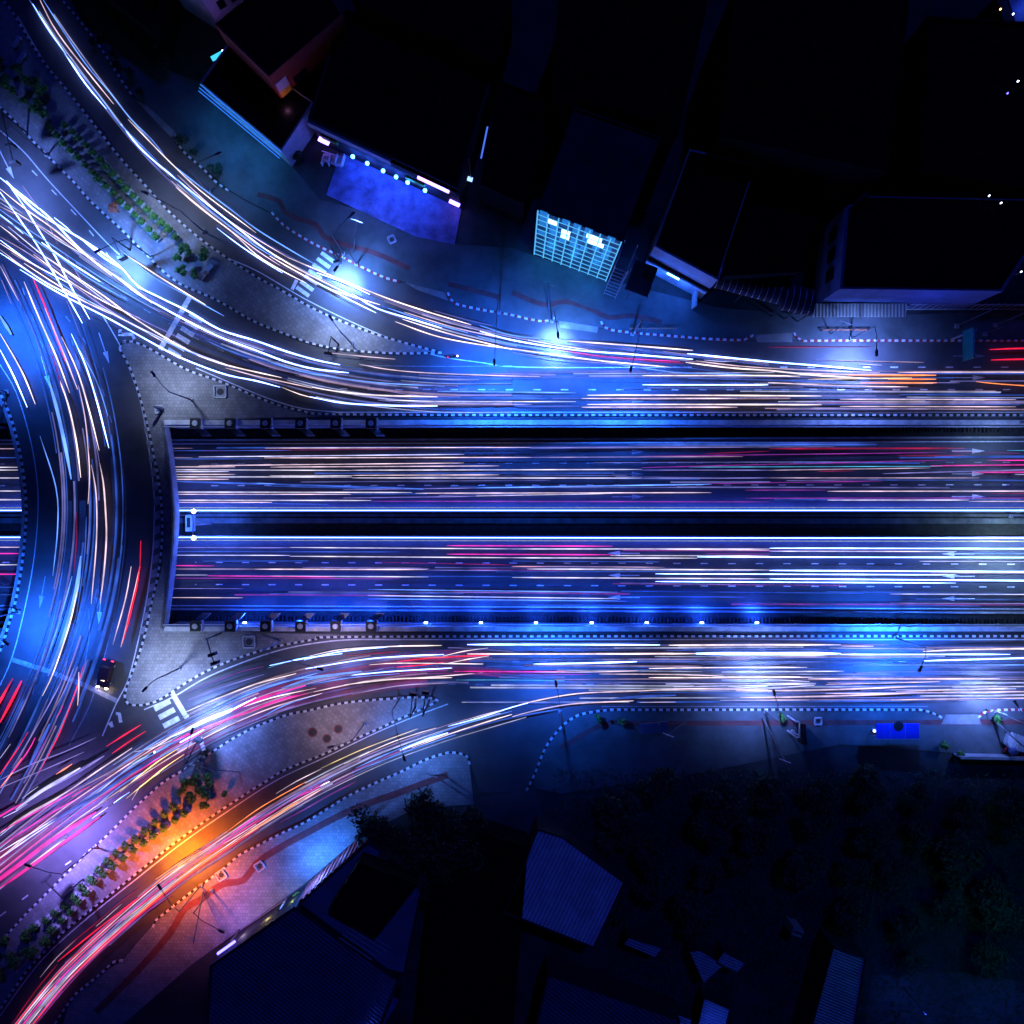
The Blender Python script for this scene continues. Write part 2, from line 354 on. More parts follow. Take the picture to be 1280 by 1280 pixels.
for q in ([(506, 353), (556, 366), (560, 376), (520, 362)], [(698, 401), (748, 409), (746, 416), (700, 410)], [(170, 126), (186, 134), (222, 168), (214, 172)], [(944, 419), (990, 416), (990, 428), (946, 428)]):
    struct(MB().sheet(PL(q), .135).build('driveway', M['apron']))
# red tactile paths on the pavements
rp = MB()
for q in ([(322, 243), (350, 252), (356, 265), (370, 273), (395, 281), (405, 296), (420, 303), (470, 317), (512, 336)], [(560, 355), (625, 372)], [(640, 366), (680, 381), (707, 377), (740, 387), (760, 397), (790, 395), (827, 403)],
          [(700, 935), (760, 904), (830, 904), (1340, 902)]):
    rp.ribbon(cr(PL(q), 1.0), .75, .106)
for q in ([(560, 968), (500, 990), (440, 1012), (385, 1040), (340, 1065), (320, 1080), (304, 1100), (278, 1105), (250, 1125), (232, 1135), (212, 1167), (175, 1210), (120, 1265)],):
    rp.ribbon(cr(PL(q), 1.0), 1.0, .106)
struct(rp.build('tactile_path', M['redpath']))
# road markings
def line(pts, wd=.14, m='line', z=.009, smooth=True): struct(MB().ribbon(cr(PL(pts), 1.0) if smooth else PL(pts), wd, z).build('lane_line', M[m]))
def dashes(pts, on=1.1, per=4.1, wd=.16, m='line', z=.009):
    e = even(cr(PL(pts), .5), .1); b = MB(); k = 0; d = int(per * 10); o_ = int(on * 10)
    while k + o_ < len(e):
        b.ribbon([e[k], e[k + o_ // 2], e[k + o_]], wd, z); k += d
    struct(b.build('lane_dashes', M[m]))
line([(22, 20), (45, 60), (65, 92), (105, 140), (130, 172), (155, 203), (185, 236), (215, 268), (245, 295), (275, 318), (320, 338), (380, 373), (430, 398), (480, 420), (540, 443), (600, 453), (660, 459), (865, 459)])
line([(0, 163), (30, 190), (60, 225), (100, 268), (140, 310), (155, 322)]); line([(420, 515), (380, 511), (350, 503), (320, 492), (280, 475), (245, 460)])
line([(420, 515.3), (1340, 515.3)], smooth=False); line([(500, 799.5), (1340, 799.5)], smooth=False); line([(180, 887), (215, 872), (260, 846), (320, 822), (370, 808), (430, 800), (500, 799.5)], .18, 'white')
line([(752, 883), (1160, 883)], .12, 'faint', smooth=False); line([(450, 457), (560, 458), (640, 457)], .1, 'faint')
line([(560, 880), (520, 895), (470, 916), (410, 945), (350, 973), (300, 1004), (230, 1052), (165, 1103), (110, 1147), (60, 1192), (30, 1228), (0, 1270)], .14)
line([(0, 456), (20, 490), (37, 545), (46, 597), (47.5, 640), (42, 702), (30, 765), (15, 822), (0, 857)], .14); line([(76, 572), (82, 610), (83.5, 640), (80, 698), (68, 770), (52, 825), (40, 868)], .12, 'faint')
line([(150, 564), (156, 607), (157, 640), (155, 690), (145, 760), (132, 815), (122, 848), (112, 882), (86, 932)], .12, 'faint'); line([(104, 845), (112, 790), (110, 760)], .1, 'faint')
line([(127, 392), (150, 432), (163, 465), (176, 505), (186, 560), (192, 610), (193, 640), (191, 690), (184, 745), (173, 800), (160, 850), (145, 880), (128, 920)], .16)
dashes([(28, 360), (60, 455), (72, 520), (74, 560)], m='faint'); dashes([(82, 395), (105, 425), (120, 460), (132, 500), (140, 530)], m='faint')
dashes([(40, 213), (75, 248), (105, 280), (140, 325)]); dashes([(95, 328), (140, 362), (195, 395), (260, 430), (330, 458), (430, 482), (520, 486), (640, 487)], m='faint')
dashes([(425, 486), (560, 487), (1340, 487)], wd=.18); dashes([(975, 459), (1340, 459)], wd=.18)
dashes([(640, 827), (1340, 827)], m='faint'); dashes([(0, 1145), (40, 1115), (70, 1090), (100, 1068)], wd=.2, m='white'); dashes([(0, 1093), (35, 1050), (60, 1018), (110, 985), (160, 955)], m='faint'); dashes([(560, 855), (640, 856), (800, 855)], m='faint')
def slabs(A, B, n, ln, wd, m='line', fill=.55):      # zebra bars between A and B, bars perpendicular
    a = P(*A); b = P(*B); ang = math.atan2(b[1] - a[1], b[0] - a[0]); mb = MB(); L = math.dist(a[:2], b[:2])
    for k in range(n):
        t = (k + .5) / n; x = a[0] + (b[0] - a[0]) * t; y = a[1] + (b[1] - a[1]) * t
        c, s_ = math.cos(ang), math.sin(ang); hw = L / n * fill / 2
        mb.sheet([(x + u_ * c - v_ * s_, y + u_ * s_ + v_ * c) for u_, v_ in ((-hw, -ln/2), (hw, -ln/2), (hw, ln/2), (-hw, ln/2))], .0095)
    struct(mb.build('zebra_crossing', M[m]))
slabs((412, 318), (376, 368), 7, 2.3, .6); slabs((248, 392), (215, 446), 6, 2.2, .6, 'line'); slabs((200, 876), (234, 940), 6, 2.6, .6, 'white')
struct(MB().ribbon(PL([(237, 372), (200, 437)]), .75, .0098).build('stop_line', M['line'])); struct(MB().ribbon(PL([(214, 864), (234, 898)]), .75, .0098).build('stop_line', M['white']))
struct(MB().ribbon(PL([(14, 824), (60, 839), (105, 856), (146, 876)]), .7, .0098).build('stop_line', M['faint'])); struct(MB().ribbon(PL([(371, 350), (365, 362)]), .5, .0098).build('stop_line', M['line']))
struct(MB().ribbon(PL([(250, 922), (255, 938)]), .6, .0098).build('stop_line', M['line']))
def arrow(px, py, ang, z=.0105, L=4.0, m='line', under=False):
    x, y = (TX(px), TY(py)) if under else P(px, py)[:2]
    c, s_ = math.cos(ang), math.sin(ang); q = lambda l_: [(x + a * c - b * s_, y + a * s_ + b * c) for a, b in l_]
    mb = MB(); mb.sheet(q([(-L * .6, -.07), (L * .15, -.07), (L * .15, .07), (-L * .6, .07)]), 0); mb.sheet(q([(L * .15, -.38), (L * .62, 0), (L * .15, .38)]), 0)
    mb.v = [(a, b, (zr(a) if under else 0) + z) for a, b, _ in mb.v]
    return struct(mb.build('arrow_marking', M[m]))
for px, py, a_, m_ in ((1211, 472, 0, 'line'), (1211, 500.5, 0, 'line'), (1211, 445, 0, 'faint'), (785, 501, 0, 'faint'), (962, 812, math.pi, 'faint'), (130, 435, -1.25, 'line'), (95, 445, -1.3, 'faint'), (57, 465, -1.3, 'line'), (125, 760, -1.65, 'line'), (123, 742, -1.65, 'faint'), (53, 740, -1.75, 'faint'), (8, 205, -1.1, 'line')): arrow(px, py, a_, m=m_)
ck = MB()                                             # chevron hooks at the two noses
for q in ([(148, 418), (165, 418), (168, 424)], [(150, 412), (150, 418)], [(145, 892), (149, 892), (151, 903)], [(136, 906), (139, 903), (140, 909)]): ck.ribbon(PL(q), .5, .0098)
struct(ck.build('chevron_marking', M['line']))
hm = MB()                                             # hatched strip along the outer kerb of the roundabout
oe = [(187, 530), (194, 575), (199, 620), (200, 640), (199, 690), (194, 730), (186, 770), (178, 805)]; pe = even(cr(PL(oe), .5), 2.15)
for k in range(len(pe) - 1):
    a, b = pe[k], pe[k + 1]; mx_, my_ = a[0] + (b[0] - a[0]) * .55, a[1] + (b[1] - a[1]) * .55
    hm.face([(a[0], a[1], .0095), (a[0] - .85, a[1] - .35, .0095), (mx_ - .85, my_ - .35, .0095), (mx_, my_, .0095)])
struct(hm.build('hatched_marking', M['faint']))
# underpass markings
def uline(py, x0, x1, m='line', wd=.14): struct(MB().ribbon([(TX(x0) + (TX(x1) - TX(x0)) * i / 24, TY(py)) for i in range(25)], wd, lambda X: zr(X) + .004).build('lane_line', M[m]))
def udash(py, m='line'):
    b = MB(); X = TX(-40) + (0.5 if py < 640 else 1.2)
    while X < 84: b.ribbon([(X, TY(py)), (X + 1.1, TY(py))], .16, lambda q: zr(q) + .005); X += 4.15
    struct(b.build('lane_dashes', M[m]))
for py, m in ((579, 'faint'), (606.5, 'line'), (704, 'line'), (732, 'line')): udash(py, m)
for py, m in ((634.5, 'yellow'), (676, 'yellow'), (553.5, 'line'), (759, 'line')): uline(py, -60, 1330, m)
for py in (565, 593, 621): arrow(1210, py, 0, .006, under=True); arrow(785, py, 0, .006, m='faint', under=True)
for py in (691.5, 719, 746.5): arrow(1198, py, math.pi, .006, under=True); arrow(780, py, math.pi, .006, under=True)

# ------------------------------------------------------------------ retaining walls, median, bridge
XS = [-150 + 6.0 * i for i in range(45)]
def wall_set(sgn, yo, yi, label):
    root = empty('retaining_wall', (0, yo, 0)); tag(root, label, 'wall')
    og = (0, yo, 0)
    XL = [x for x in XS if x < TX(2)] + [TX(10)]; XR = [P(206, 0)[0]] + [x for x in XS if x > P(208, 0)[0]]
    MB().bar([(x, yo - sgn * .15) for x in XS], .3, lambda X: zr(X) - .5, lambda X: min(-1.15, zr(X) - .02)).build('wall_base', M['wallc'], root, og)
    for run in (XL, XR):
        MB().bar([(x, yo - sgn * .15) for x in run], .3, lambda X: min(-1.15, zr(X)), 0.0).build('wall', M['wallc'], root, og)
        MB().bar([(x, yo + sgn * .1) for x in run], .7, .02, .26).build('coping', M['coping'], root, og)
        MB().bar([(x, yo - sgn * .62) for x in run], .16, .75, .9).build('handrail', M['galv'], root, og)
        p = MB()
        for x in run: p.box(x, yo - sgn * .62, .0, .76, .1, .1)
        p.build('rail_posts', M['galv'], root, og)
    MB().bar([(x, yi + sgn * .12) for x in XS], .24, lambda X: zr(X) - .1, lambda X: zr(X) + .35).build('kerb_barrier', M['concrete'], root, og)
    yl = yo - sgn * .32
    MB().bar([(x, (yl + yi + sgn * .26) / 2) for x in XS], abs(yl - yi) - .28, lambda X: zr(X) - .1, lambda X: zr(X) + .12).build('ledge', M['dark'], root, og)
    g_ = MB(); X = -78.0
    while X < 84:
        g_.box(X, yl - sgn * .45, zr(X) + .1, min(-.1, zr(X) + random.uniform(.3, .55)), .16, .85); X += random.uniform(.5, .62)
    r_ = g_.build('wall_ribs', M['walldark'], root, og); r_['kind'] = 'stuff'
wall_set(1, YN, TY(549.5), 'north concrete retaining wall of the underpass, ribbed and edged by a pale rail')
wall_set(-1, YS, TY(762.5), 'south concrete retaining wall of the underpass, carrying the row of small white lamps')
md = empty('median_barrier', (0, 0, -3)); tag(md, 'dark concrete median between the two underpass carriageways with glowing blue-white edges', 'barrier')
og = (0, 0, -3); ya, yb = TY(639.5), TY(670.5)
MB().bar([(x, (ya + yb) / 2) for x in XS], abs(ya - yb) - .1, lambda X: zr(X) - .3, lambda X: zr(X) + .3).build('median_bed', M['dark'], md, og)
for y_ in (ya, yb):
    MB().bar([(x, y_) for x in XS], .22, lambda X: zr(X) - .3, lambda X: zr(X) + .93).build('parapet', M['concrete'], md, og)
    MB().bar([(x, y_ + math.copysign(.18, y_ - (ya + yb) / 2)) for x in XS], .13, lambda X: zr(X) + .4, lambda X: zr(X) + .9).build('light_strip', LED, md, og)
MB().bar([(x, TY(651)) for x in XS], .8, lambda X: zr(X) + .25, lambda X: zr(X) + .5).build('drain_cover', M['wallc'], md, og)
MB().bar([(x, TY(644)) for x in XS], .4, lambda X: zr(X) + .25, lambda X: zr(X) + .45).build('planting_kerb', M['wallc'], md, og)
br = empty('road_bridge', P(120, 655)); tag(br, 'curved concrete bridge carrying the roundabout over the underpass', 'bridge'); og = P(120, 655)
dk = PL(cr(DECK, 10)) + PL([(x, y) for x, y in cr(INNER[2:-2], 10)][0:])
MB().prism([p for p in dk], -1.1, -.02).build('deck', M['concrete'], br, og)
pp = [(a + .12, b) for a, b in PL(cr(DECK, 8))]
MB().bar(pp, .3, -1.1, .9).build('parapet', M['wallc'], br, og); MB().bar(off(pp, .2), .06, -.9, .6).build('edge_trim', M['concrete'], br, og)
MB().bar(off(PL(cr(INNER[2:-2], 8)), .32), .3, -1.1, .45).build('parapet', M['concrete'], br, og)
wk = PL([(203, 527), (206, 560), (210, 590), (214, 640), (212, 690), (207, 735), (202, 783), (196, 760), (203, 700), (205, 640), (201, 600), (196, 560)])
MB().prism(wk, .0, .12).build('walkway', M['wallc'], br, og)
for x in (-62, -71):
    pass
# box housings with fans over the trench edge
def vent(px, py, sgn):
    x, y, _ = P(px, py); r = empty('fan_housing', (x, y, 0)); o = (0, 0, 0)
    b = MB(); b.box(0, 0, .0, 1.0, 1.45, 1.5); b.build('housing', M['signal'], r)
    MB().cyl(0, 0, 1.0, 1.12, .42, .38, 14).build('fan_cap', M['galv'], r)
    MB().box(.86, 0, .05, .8, .12, 1.6).build('side_plate', M['coping'], r)
    MB().prism([(-.5, -sgn * .8), (1.0, -sgn * .8), (1.9, -sgn * 1.75), (.6, -sgn * 1.75)], -.5, -.2).build('bracket', M['concrete'], r)
    return r
for k, px in enumerate((247, 290, 334, 377.5, 421, 465)):
    for py, sgn, nm in ((530, 1, 'north'), (781.5, -1, 'south')):
        r = vent(px, py, sgn)
        tag(r, '%s black fan housing from the bridge along the %s edge of the underpass' % (('first', 'second', 'third', 'fourth', 'fifth', 'last')[k], nm), 'fan housing', 'fan housings on the %s edge of the underpass' % nm)
def lamp_point(loc, col, watts, rad=.25, parent=None, spot=None, blend=1.0):
    d = bpy.data.lights.new('bulb', 'SPOT' if spot else 'POINT'); d.energy = watts; d.color = col; d.shadow_soft_size = rad
    if spot: d.spot_size = math.radians(spot); d.spot_blend = blend
    o = bpy.data.objects.new('bulb', d); C.objects.link(o)
    o.location = loc
    if parent: o.parent = parent
    return o
for k, px in enumerate((305, 375, 421, 464, 532, 601, 670, 740, 809, 878, 947)):
    X = (px - 640) * S; y_ = YS + .75; zz = -.3
    r = empty('wall_lamp', (X, y_, zz)); MB().box(0, 0, -.1, .1, .5, .18).build('lamp_lens', LAMP, r); MB().box(0, -.3, -.05, .08, .2, .4).build('bracket', M['galv'], r)
    lamp_point((0, .9, -.5), (.01, .075, 1.0), 3600, .4, r)
    tag(r, '%s small white lamp from the bridge on the south underpass wall' % ('first second third fourth fifth sixth seventh eighth ninth tenth eleventh'.split()[k]), 'wall lamp', 'small lamps along the south underpass wall')
# median lamp next to the bridge
mx, my = TX(266), TY(655); zb = zr(mx); r = empty('median_lamp', (mx, my, zb))
MB().cyl(0, 0, .2, 7.0, .13, .08).build('pole', M['galv'], r)
for sg in (1, -1):
    MB().tube([(0, 0, 6.9), (0, sg * .8, 7.2), (0, sg * 1.7, 7.1)], .06).build('arm', M['galv'], r)
    MB().cyl(0, sg * 1.95, 6.85, 7.2, .3, .22, 12).build('lamp_globe', emat('floodlight', (.5, .65, 1), 45), r)
    lamp_point((0, sg * 2.3, 6.6), (.03, .12, 1.0), 5200, .2, r, 160)
tag(r, 'twin headed lamp glaring white on the underpass median beside the bridge', 'lamp')
x_, y_ = TX(242), TY(654); r = empty('control_cabinet', (x_, y_, zr(x_)))
MB().box(0, 0, .2, 1.9, .9, 2.5).build('cabinet', M['white'], r); MB().box(.05, .1, 1.9, 1.94, .5, 1.5).build('lid', M['walldark'], r)
tag(r, 'white control cabinet with dark lid on the underpass median at the bridge', 'cabinet')

# ------------------------------------------------------------------ street lamps
def street_lamp(bx, by, hx, hy, col, watts, label, h=9.0, spot=150, glass=None, rad=.4, core=0):
    b = P(bx, by); hd = P(hx, hy); r = empty('street_lamp', (b[0], b[1], .1))
    dx, dy = hd[0] - b[0], hd[1] - b[1]
    MB().box(0, 0, 0, .35, .5, .5).build('base', M['concrete'], r)
    MB().cyl(0, 0, .3, h - .6, .12, .07).build('pole', M['metal'], r)
    MB().tube([(0, 0, h - .7), (dx * .35, dy * .35, h - .05), (dx * .9, dy * .9, h)], .05).build('arm', M['metal'], r)
    a = math.atan2(dy, dx)
    hb = MB().box(dx, dy, h - .08, h + .12, .9, .32, a).build('lamp_head', M['metal'], r)
    MB().box(dx, dy, h - .14, h - .085, .6, .22, a).build('lens', glass or LAMP, hb)
    lamp_point((dx, dy, h - .3), col, watts, rad, r, spot)
    if core: lamp_point((dx, dy, h - .32), tuple(min(1, c * 1.7 + .08) for c in col[:2]) + (col[2],), watts * core, rad, r, 62)  # second narrow spot added to blow out the middle of the pool
    return tag(r, label, 'street lamp', 'street lamps along the roads')
BL = (.015, .13, 1.0); BW = (.085, .25, 1.0); LV = (.13, .25, 1.0); NW = (.46, .6, 1.0); OR = (1.0, .17, .006)
street_lamp(446, 331, 432, 353, BW, 23800, 'street lamp lighting the zebra crossing of the upper slip road in bright blue white', 6, core=1.6)
street_lamp(690, 402, 694, 432, BW, 20400, 'street lamp at the kerb end below the gridded shopfront', 6.5, core=1.8)
street_lamp(1063, 424, 1062, 456, LV, 34000, 'street lamp at the red and white kerb before the white walled block', 8, core=.45)
street_lamp(956, 889, 945, 850, LV, 30600, 'street lamp beside the white sign frame on the lower kerb', 7.5, core=.6)
street_lamp(1243, 889, 1226, 862, LV, 25500, 'street lamp beside the lower driveway near the tilted pole', 7.5, core=.6)
street_lamp(252, 946, 266, 896, LV, 20400, 'street lamp at the zebra crossing of the lower junction', 7, core=1.6)
street_lamp(252, 1106, 232, 1074, OR, 36000, 'orange glowing street lamp by the manhole of the lower slip road', 8, 150, WARM, core=.5)
street_lamp(190, 322, 160, 338, BW, 28900, 'street lamp on the planted island by the bright fan of trails', 8, core=.9)
street_lamp(624, 391, 620, 470, BL, 81600, 'street lamp at the red kerb over the deep blue stretch of the upper road', 10)
street_lamp(790, 418, 775, 478, BL, 51000, 'street lamp at the kerb just east of the gridded shopfront driveway', 10)
street_lamp(10, 490, 25, 420, BL, 66300, 'street lamp on the inner kerb of the roundabout above the bridge', 9)
street_lamp(25, 765, 60, 790, BL, 66300, 'street lamp on the inner kerb of the roundabout below the bridge', 9)
street_lamp(120, 1058, 85, 1045, (.26, .2, 1.0), 46000, 'street lamp on the lower planted island beside the magenta trails', 9)
street_lamp(60, 195, 30, 235, LV, 16000, 'street lamp on the upper island where the crossing trails start', 9)
street_lamp(1118, 797, 1108, 820, BL, 81600, 'street lamp on the south underpass edge over the deep blue lower lanes', 9)
street_lamp(500, 872, 515, 925, BW, 11900, 'street lamp on the lower gore island over the blue slip road trails', 8)
street_lamp(700, 889, 690, 835, BL, 45900, 'street lamp at the rounded kerb east of the lower driveway', 10)
street_lamp(440, 430, 430, 415, NW, 6760, 'street lamp on the paved tip of the upper island', 8)
street_lamp(240, 500, 225, 480, NW, 5720, 'street lamp on the paved triangle north of the bridge', 8)
street_lamp(225, 835, 215, 845, NW, 10920, 'street lamp on the paved triangle south of the bridge', 8)
street_lamp(455, 905, 430, 912, (1, .6, .55), 1950, 'street lamp on the paved lower gore island', 8)
street_lamp(352, 800, 420, 820, (.6, .5, 1), 5460, 'street lamp by the square pit on the lower triangle', 9)
street_lamp(255, 290, 215, 270, NW, 3900, 'street lamp at the planter row end on the upper island', 8)
street_lamp(262, 240, 300, 225, (.05, .25, .8), 3380, 'street lamp by the dark driveway of the upper slip road', 8)
street_lamp(430, 318, 455, 295, (.12, .25, .9), 3640, 'street lamp standing on the pavement in front of the blue forecourt', 8)
street_lamp(265, 1112, 300, 1130, (.35, .2, 1.0), 3200, 'street lamp on the violet lit pavement by the lower shops', 7)
street_lamp(1262, 645, 1255, 690, (.35, .6, 1), 11700, 'street lamp on the underpass median near the ramp arrows', 9, core=.5)
street_lamp(1275, 528, 1240, 560, (.2, .35, 1), 4550, 'street lamp on the north underpass edge near the ramp arrows', 9, core=.5)

# ------------------------------------------------------------------ light trails left by the traffic
TRAILS = []
def t(road_, col, wd, *pts): TRAILS.append((road_, col, wd, list(pts)))
A, B_, G, UN, US, CL, D, N_ = 'slip', 'upper', 'ring', 'north', 'south', 'lower', 'dslip', 'fan'
# upper slip road
t(A, 'B', 1.6, (37, 0), (57, 33), (82, 68), (112, 105), (132, 130), (150, 155), (175, 180), (197, 202))
t(A, 'W', 2.0, (41, 5), (59, 34), (80, 65), (107, 105), (133, 136)); t(A, 'P', 2.2, (50, 0), (65, 30), (82, 55), (100, 78), (120, 103), (142, 130))
t(A, 'B', 2.0, (54, 0), (72, 28), (95, 63), (115, 90), (137, 115), (162, 147), (190, 175), (205, 194))
t(A, 'W', 1.8, (151, 155), (175, 185), (207, 213), (250, 248), (287, 277), (320, 303), (350, 324)); t(A, 'W', 1.6, (160, 149), (185, 175), (215, 205), (250, 238), (320, 291))
t(A, 'P', 1.8, (214, 226), (240, 250), (275, 278), (320, 312), (350, 332)); t(A, 'W', 1.8, (220, 234), (250, 260), (290, 290), (320, 318), (352, 338), (383, 354))
t(A, 'B', 1.8, (206, 210), (230, 233), (265, 265), (320, 308), (345, 322)); t(A, 'P', 1.6, (222, 219), (252, 247), (285, 275), (320, 298), (360, 322))
t(A, 'B', 2.0, (212, 203), (250, 233), (290, 263), (320, 286), (362, 312), (400, 334)); t(A, 'W', 1.6, (271, 285), (300, 307), (330, 327), (353, 341))
t(A, 'W', 2.4, (337, 320), (370, 339), (415, 362), (475, 381)); t(A, 'W', 2.2, (360, 322), (420, 347), (482, 372), (532, 389), (589, 406)); t(A, 'W', 2.0, (383, 346), (430, 371), (470, 391))
t(A, 'P', 1.8, (505, 390), (570, 410), (640, 425)); t(A, 'W', 2.4, (440, 367), (470, 385), (515, 399), (552, 410)); t(A, 'W', 2.2, (494, 402), (545, 420), (595, 430), (640, 436), (675, 441), (752, 451), (838, 459))
t(A, 'W', 2.2, (503, 399), (557, 416), (600, 427), (640, 437)); t(A, 'B', 2.0, (485, 385), (535, 402), (585, 416)); t(A, 'B', 2.6, (597, 420), (640, 430), (690, 438))
t(A, 'W', 3.0, (396, 341), (430, 353), (462, 368)); t(A, 'W', 2.0, (330, 310), (365, 332), (400, 350), (440, 369))
t(A, 'W', 2.4, (709, 426), (790, 432), (866, 438)); t(A, 'W', 2.6, (859, 442), (960, 452), (1022, 457), (1089, 463)); t(A, 'W', 2.6, (857, 453), (915, 460), (960, 463), (1020, 469), (1087, 473))
t(A, 'W', 2.4, (600, 414), (640, 425), (715, 437), (790, 443), (866, 449)); t(A, 'B', 2.0, (600, 407), (640, 419), (690, 425)); t(A, 'r', 3.0, (715, 442), (790, 450), (855, 454))
t(A, 'B', 2.0, (752, 452), (840, 465), (890, 467), (960, 470)); t(A, 'w', 1.8, (880, 450), (905, 452), (922, 451)); t(A, 'M', 1.4, (690, 436), (760, 446), (850, 452)); t(A, 'w', 2.4, (660, 425), (700, 432), (735, 437))
t(A, 'P', 1.4, (870, 451), (930, 458), (1000, 462), (1100, 466)); t(A, 'L', 1.6, (640, 440), (700, 449), (780, 456))
# upper main road
t(B_, 'W', 2.8, (8, 226), (40, 260), (70, 280), (107, 302), (147, 330), (172, 357), (202, 373), (235, 389), (275, 412), (320, 426), (357, 439), (395, 450), (425, 456))
t(B_, 'W', 2.8, (0, 222), (35, 250), (62, 272), (107, 318), (147, 347), (172, 367), (197, 381), (230, 399), (272, 420), (320, 438), (357, 452), (392, 461), (436, 466))
t(B_, 'W', 4.2, (104, 301), (130, 322), (157, 339)); t(B_, 'W', 4.4, (172, 359), (188, 366), (203, 373)); t(B_, 'W', 2.6, (68, 272), (83, 284), (95, 296)); t(B_, 'W', 2.6, (160, 320), (190, 340), (225, 362), (257, 381)); t(B_, 'B', 2.0, (150, 312), (190, 345), (235, 370), (280, 395))
t(B_, 'W', 2.2, (0, 236), (30, 260), (65, 285), (97, 311), (140, 345)); t(B_, 'W', 2.6, (98, 311), (125, 332), (155, 352), (190, 379))
t(B_, 'W', 2.6, (52, 303), (80, 323), (125, 352)); t(B_, 'W', 2.4, (45, 313), (90, 343), (130, 370), (165, 396), (215, 427), (250, 445), (282, 456), (320, 465), (352, 472)); t(B_, 'W', 2.4, (25, 337), (75, 367), (130, 395), (175, 420), (215, 442), (250, 457), (285, 469), (320, 476), (350, 484))
t(B_, 'W', 2.0, (30, 329), (70, 355), (112, 380), (160, 402), (205, 428)); t(B_, 'P', 1.6, (0, 258), (32, 274), (62, 290), (98, 315)); t(B_, 'W', 2.6, (0, 268), (14, 279), (29, 292)); t(B_, 'W', 2.6, (0, 282), (12, 291), (23, 300)); t(B_, 'B', 1.6, (0, 262), (25, 280), (60, 303), (100, 330), (150, 362), (200, 390))
t(B_, 'B', 2.0, (0, 270), (38, 296), (75, 322), (110, 347), (160, 376)); t(B_, 'w', 1.6, (10, 283), (50, 316), (100, 352), (140, 382)); t(B_, 'p', 1.6, (0, 296), (36, 317), (80, 348), (128, 382), (170, 408)); t(B_, 'W', 2.0, (0, 304), (36, 327), (75, 349)); t(B_, 'W', 1.8, (0, 316), (28, 334), (60, 355), (100, 375))
t(B_, 'L', 1.4, (12, 293), (60, 328), (110, 362), (170, 396), (230, 425)); t(B_, 'P', 1.6, (14, 316), (26, 323), (38, 329)); t(B_, 'W', 1.8, (0, 300), (40, 329), (90, 356)); t(B_, 'W', 2.0, (42, 318), (85, 350), (130, 377), (175, 398)); t(B_, 'C', 1.6, (35, 295), (70, 318), (100, 338)); t(B_, 'w', 1.4, (0, 253), (40, 278), (80, 305), (120, 325))
t(B_, 'P', 1.8, (0, 312), (45, 345), (95, 372), (140, 392)); t(B_, 'B', 1.4, (55, 340), (110, 376), (165, 406), (220, 433), (270, 452)); t(B_, 'w', 1.4, (60, 350), (120, 381), (180, 412), (235, 438), (290, 458))
t(N_, 'W', 2.2, (8, 226), (30, 258), (50, 290), (70, 322), (87, 355), (112, 399)); t(N_, 'W', 2.2, (0, 240), (25, 275), (48, 309), (82, 367), (103, 404)); t(N_, 'p', 1.2, (28, 232), (55, 270), (72, 305)); t(N_, 'L', 1.4, (80, 315), (105, 355), (128, 385))
t(B_, 'W', 2.6, (390, 484), (420, 489), (470, 494), (547, 496)); t(B_, 'W', 2.6, (387, 496), (432, 504), (490, 507), (547, 507.5)); t(B_, 'P', 2.0, (282, 460), (320, 470), (353, 477), (390, 485)); t(B_, 'W', 2.0, (352, 484), (375, 493), (395, 498))
t(B_, 'B', 1.6, (320, 446), (352, 457), (390, 467), (470, 478), (556, 483)); t(B_, 'L', 1.8, (310, 449), (345, 461), (390, 471)); t(B_, 'P', 1.6, (410, 441), (450, 445), (494, 449)); t(B_, 'P', 1.5, (449, 455), (480, 461), (532, 466), (640, 470), (675, 470.5))
t(B_, 'B', 2.2, (547, 489), (640, 490), (720, 491)); t(B_, 'w', 1.8, (482, 500), (560, 502), (640, 502), (720, 502)); t(B_, 'p', 1.6, (510, 505.5), (570, 505.5), (665, 505.5)); t(B_, 'L', 2.0, (485, 489), (520, 494), (575, 496)); t(B_, 'b', 5.0, (511, 498), (600, 498), (684, 498)); t(B_, 'b', 2.6, (257, 425), (290, 440), (330, 452), (370, 462), (420, 470)); t(B_, 'C', 1.4, (265, 429), (300, 443), (345, 456), (400, 470))
t(B_, 'W', 2.0, (803, 469.5), (960, 469.5), (1000, 471)); t(B_, 'W', 2.2, (803, 481), (960, 481)); t(B_, 'P', 2.0, (960, 478), (1020, 481), (1090, 483), (1135, 483.5)); t(B_, 'W', 2.2, (734, 494), (860, 494), (1027, 495)); t(B_, 'P', 2.0, (727, 498), (922, 498)); t(B_, 'W', 2.2, (734, 505.5), (880, 505.5), (1027, 506)); t(B_, 'P', 2.2, (727, 509), (922, 509))
t(B_, 'P', 1.4, (1122, 465.5), (1340, 465.5)); t(B_, 'O', 3.4, (1060, 469), (1110, 469), (1170, 469)); t(B_, 'O', 3.0, (1110, 474), (1170, 474)); t(B_, 'O', 2.6, (1075, 478.5), (1171, 478.5)); t(B_, 'Y', 1.6, (1010, 474), (1140, 472.5)); t(B_, 'O', 1.8, (1220, 477), (1250, 480), (1340, 486)); t(B_, 'R', 3.0, (1237, 437), (1275, 435.5), (1340, 435)); t(B_, 'R', 3.0, (1239, 450), (1275, 449), (1340, 448))
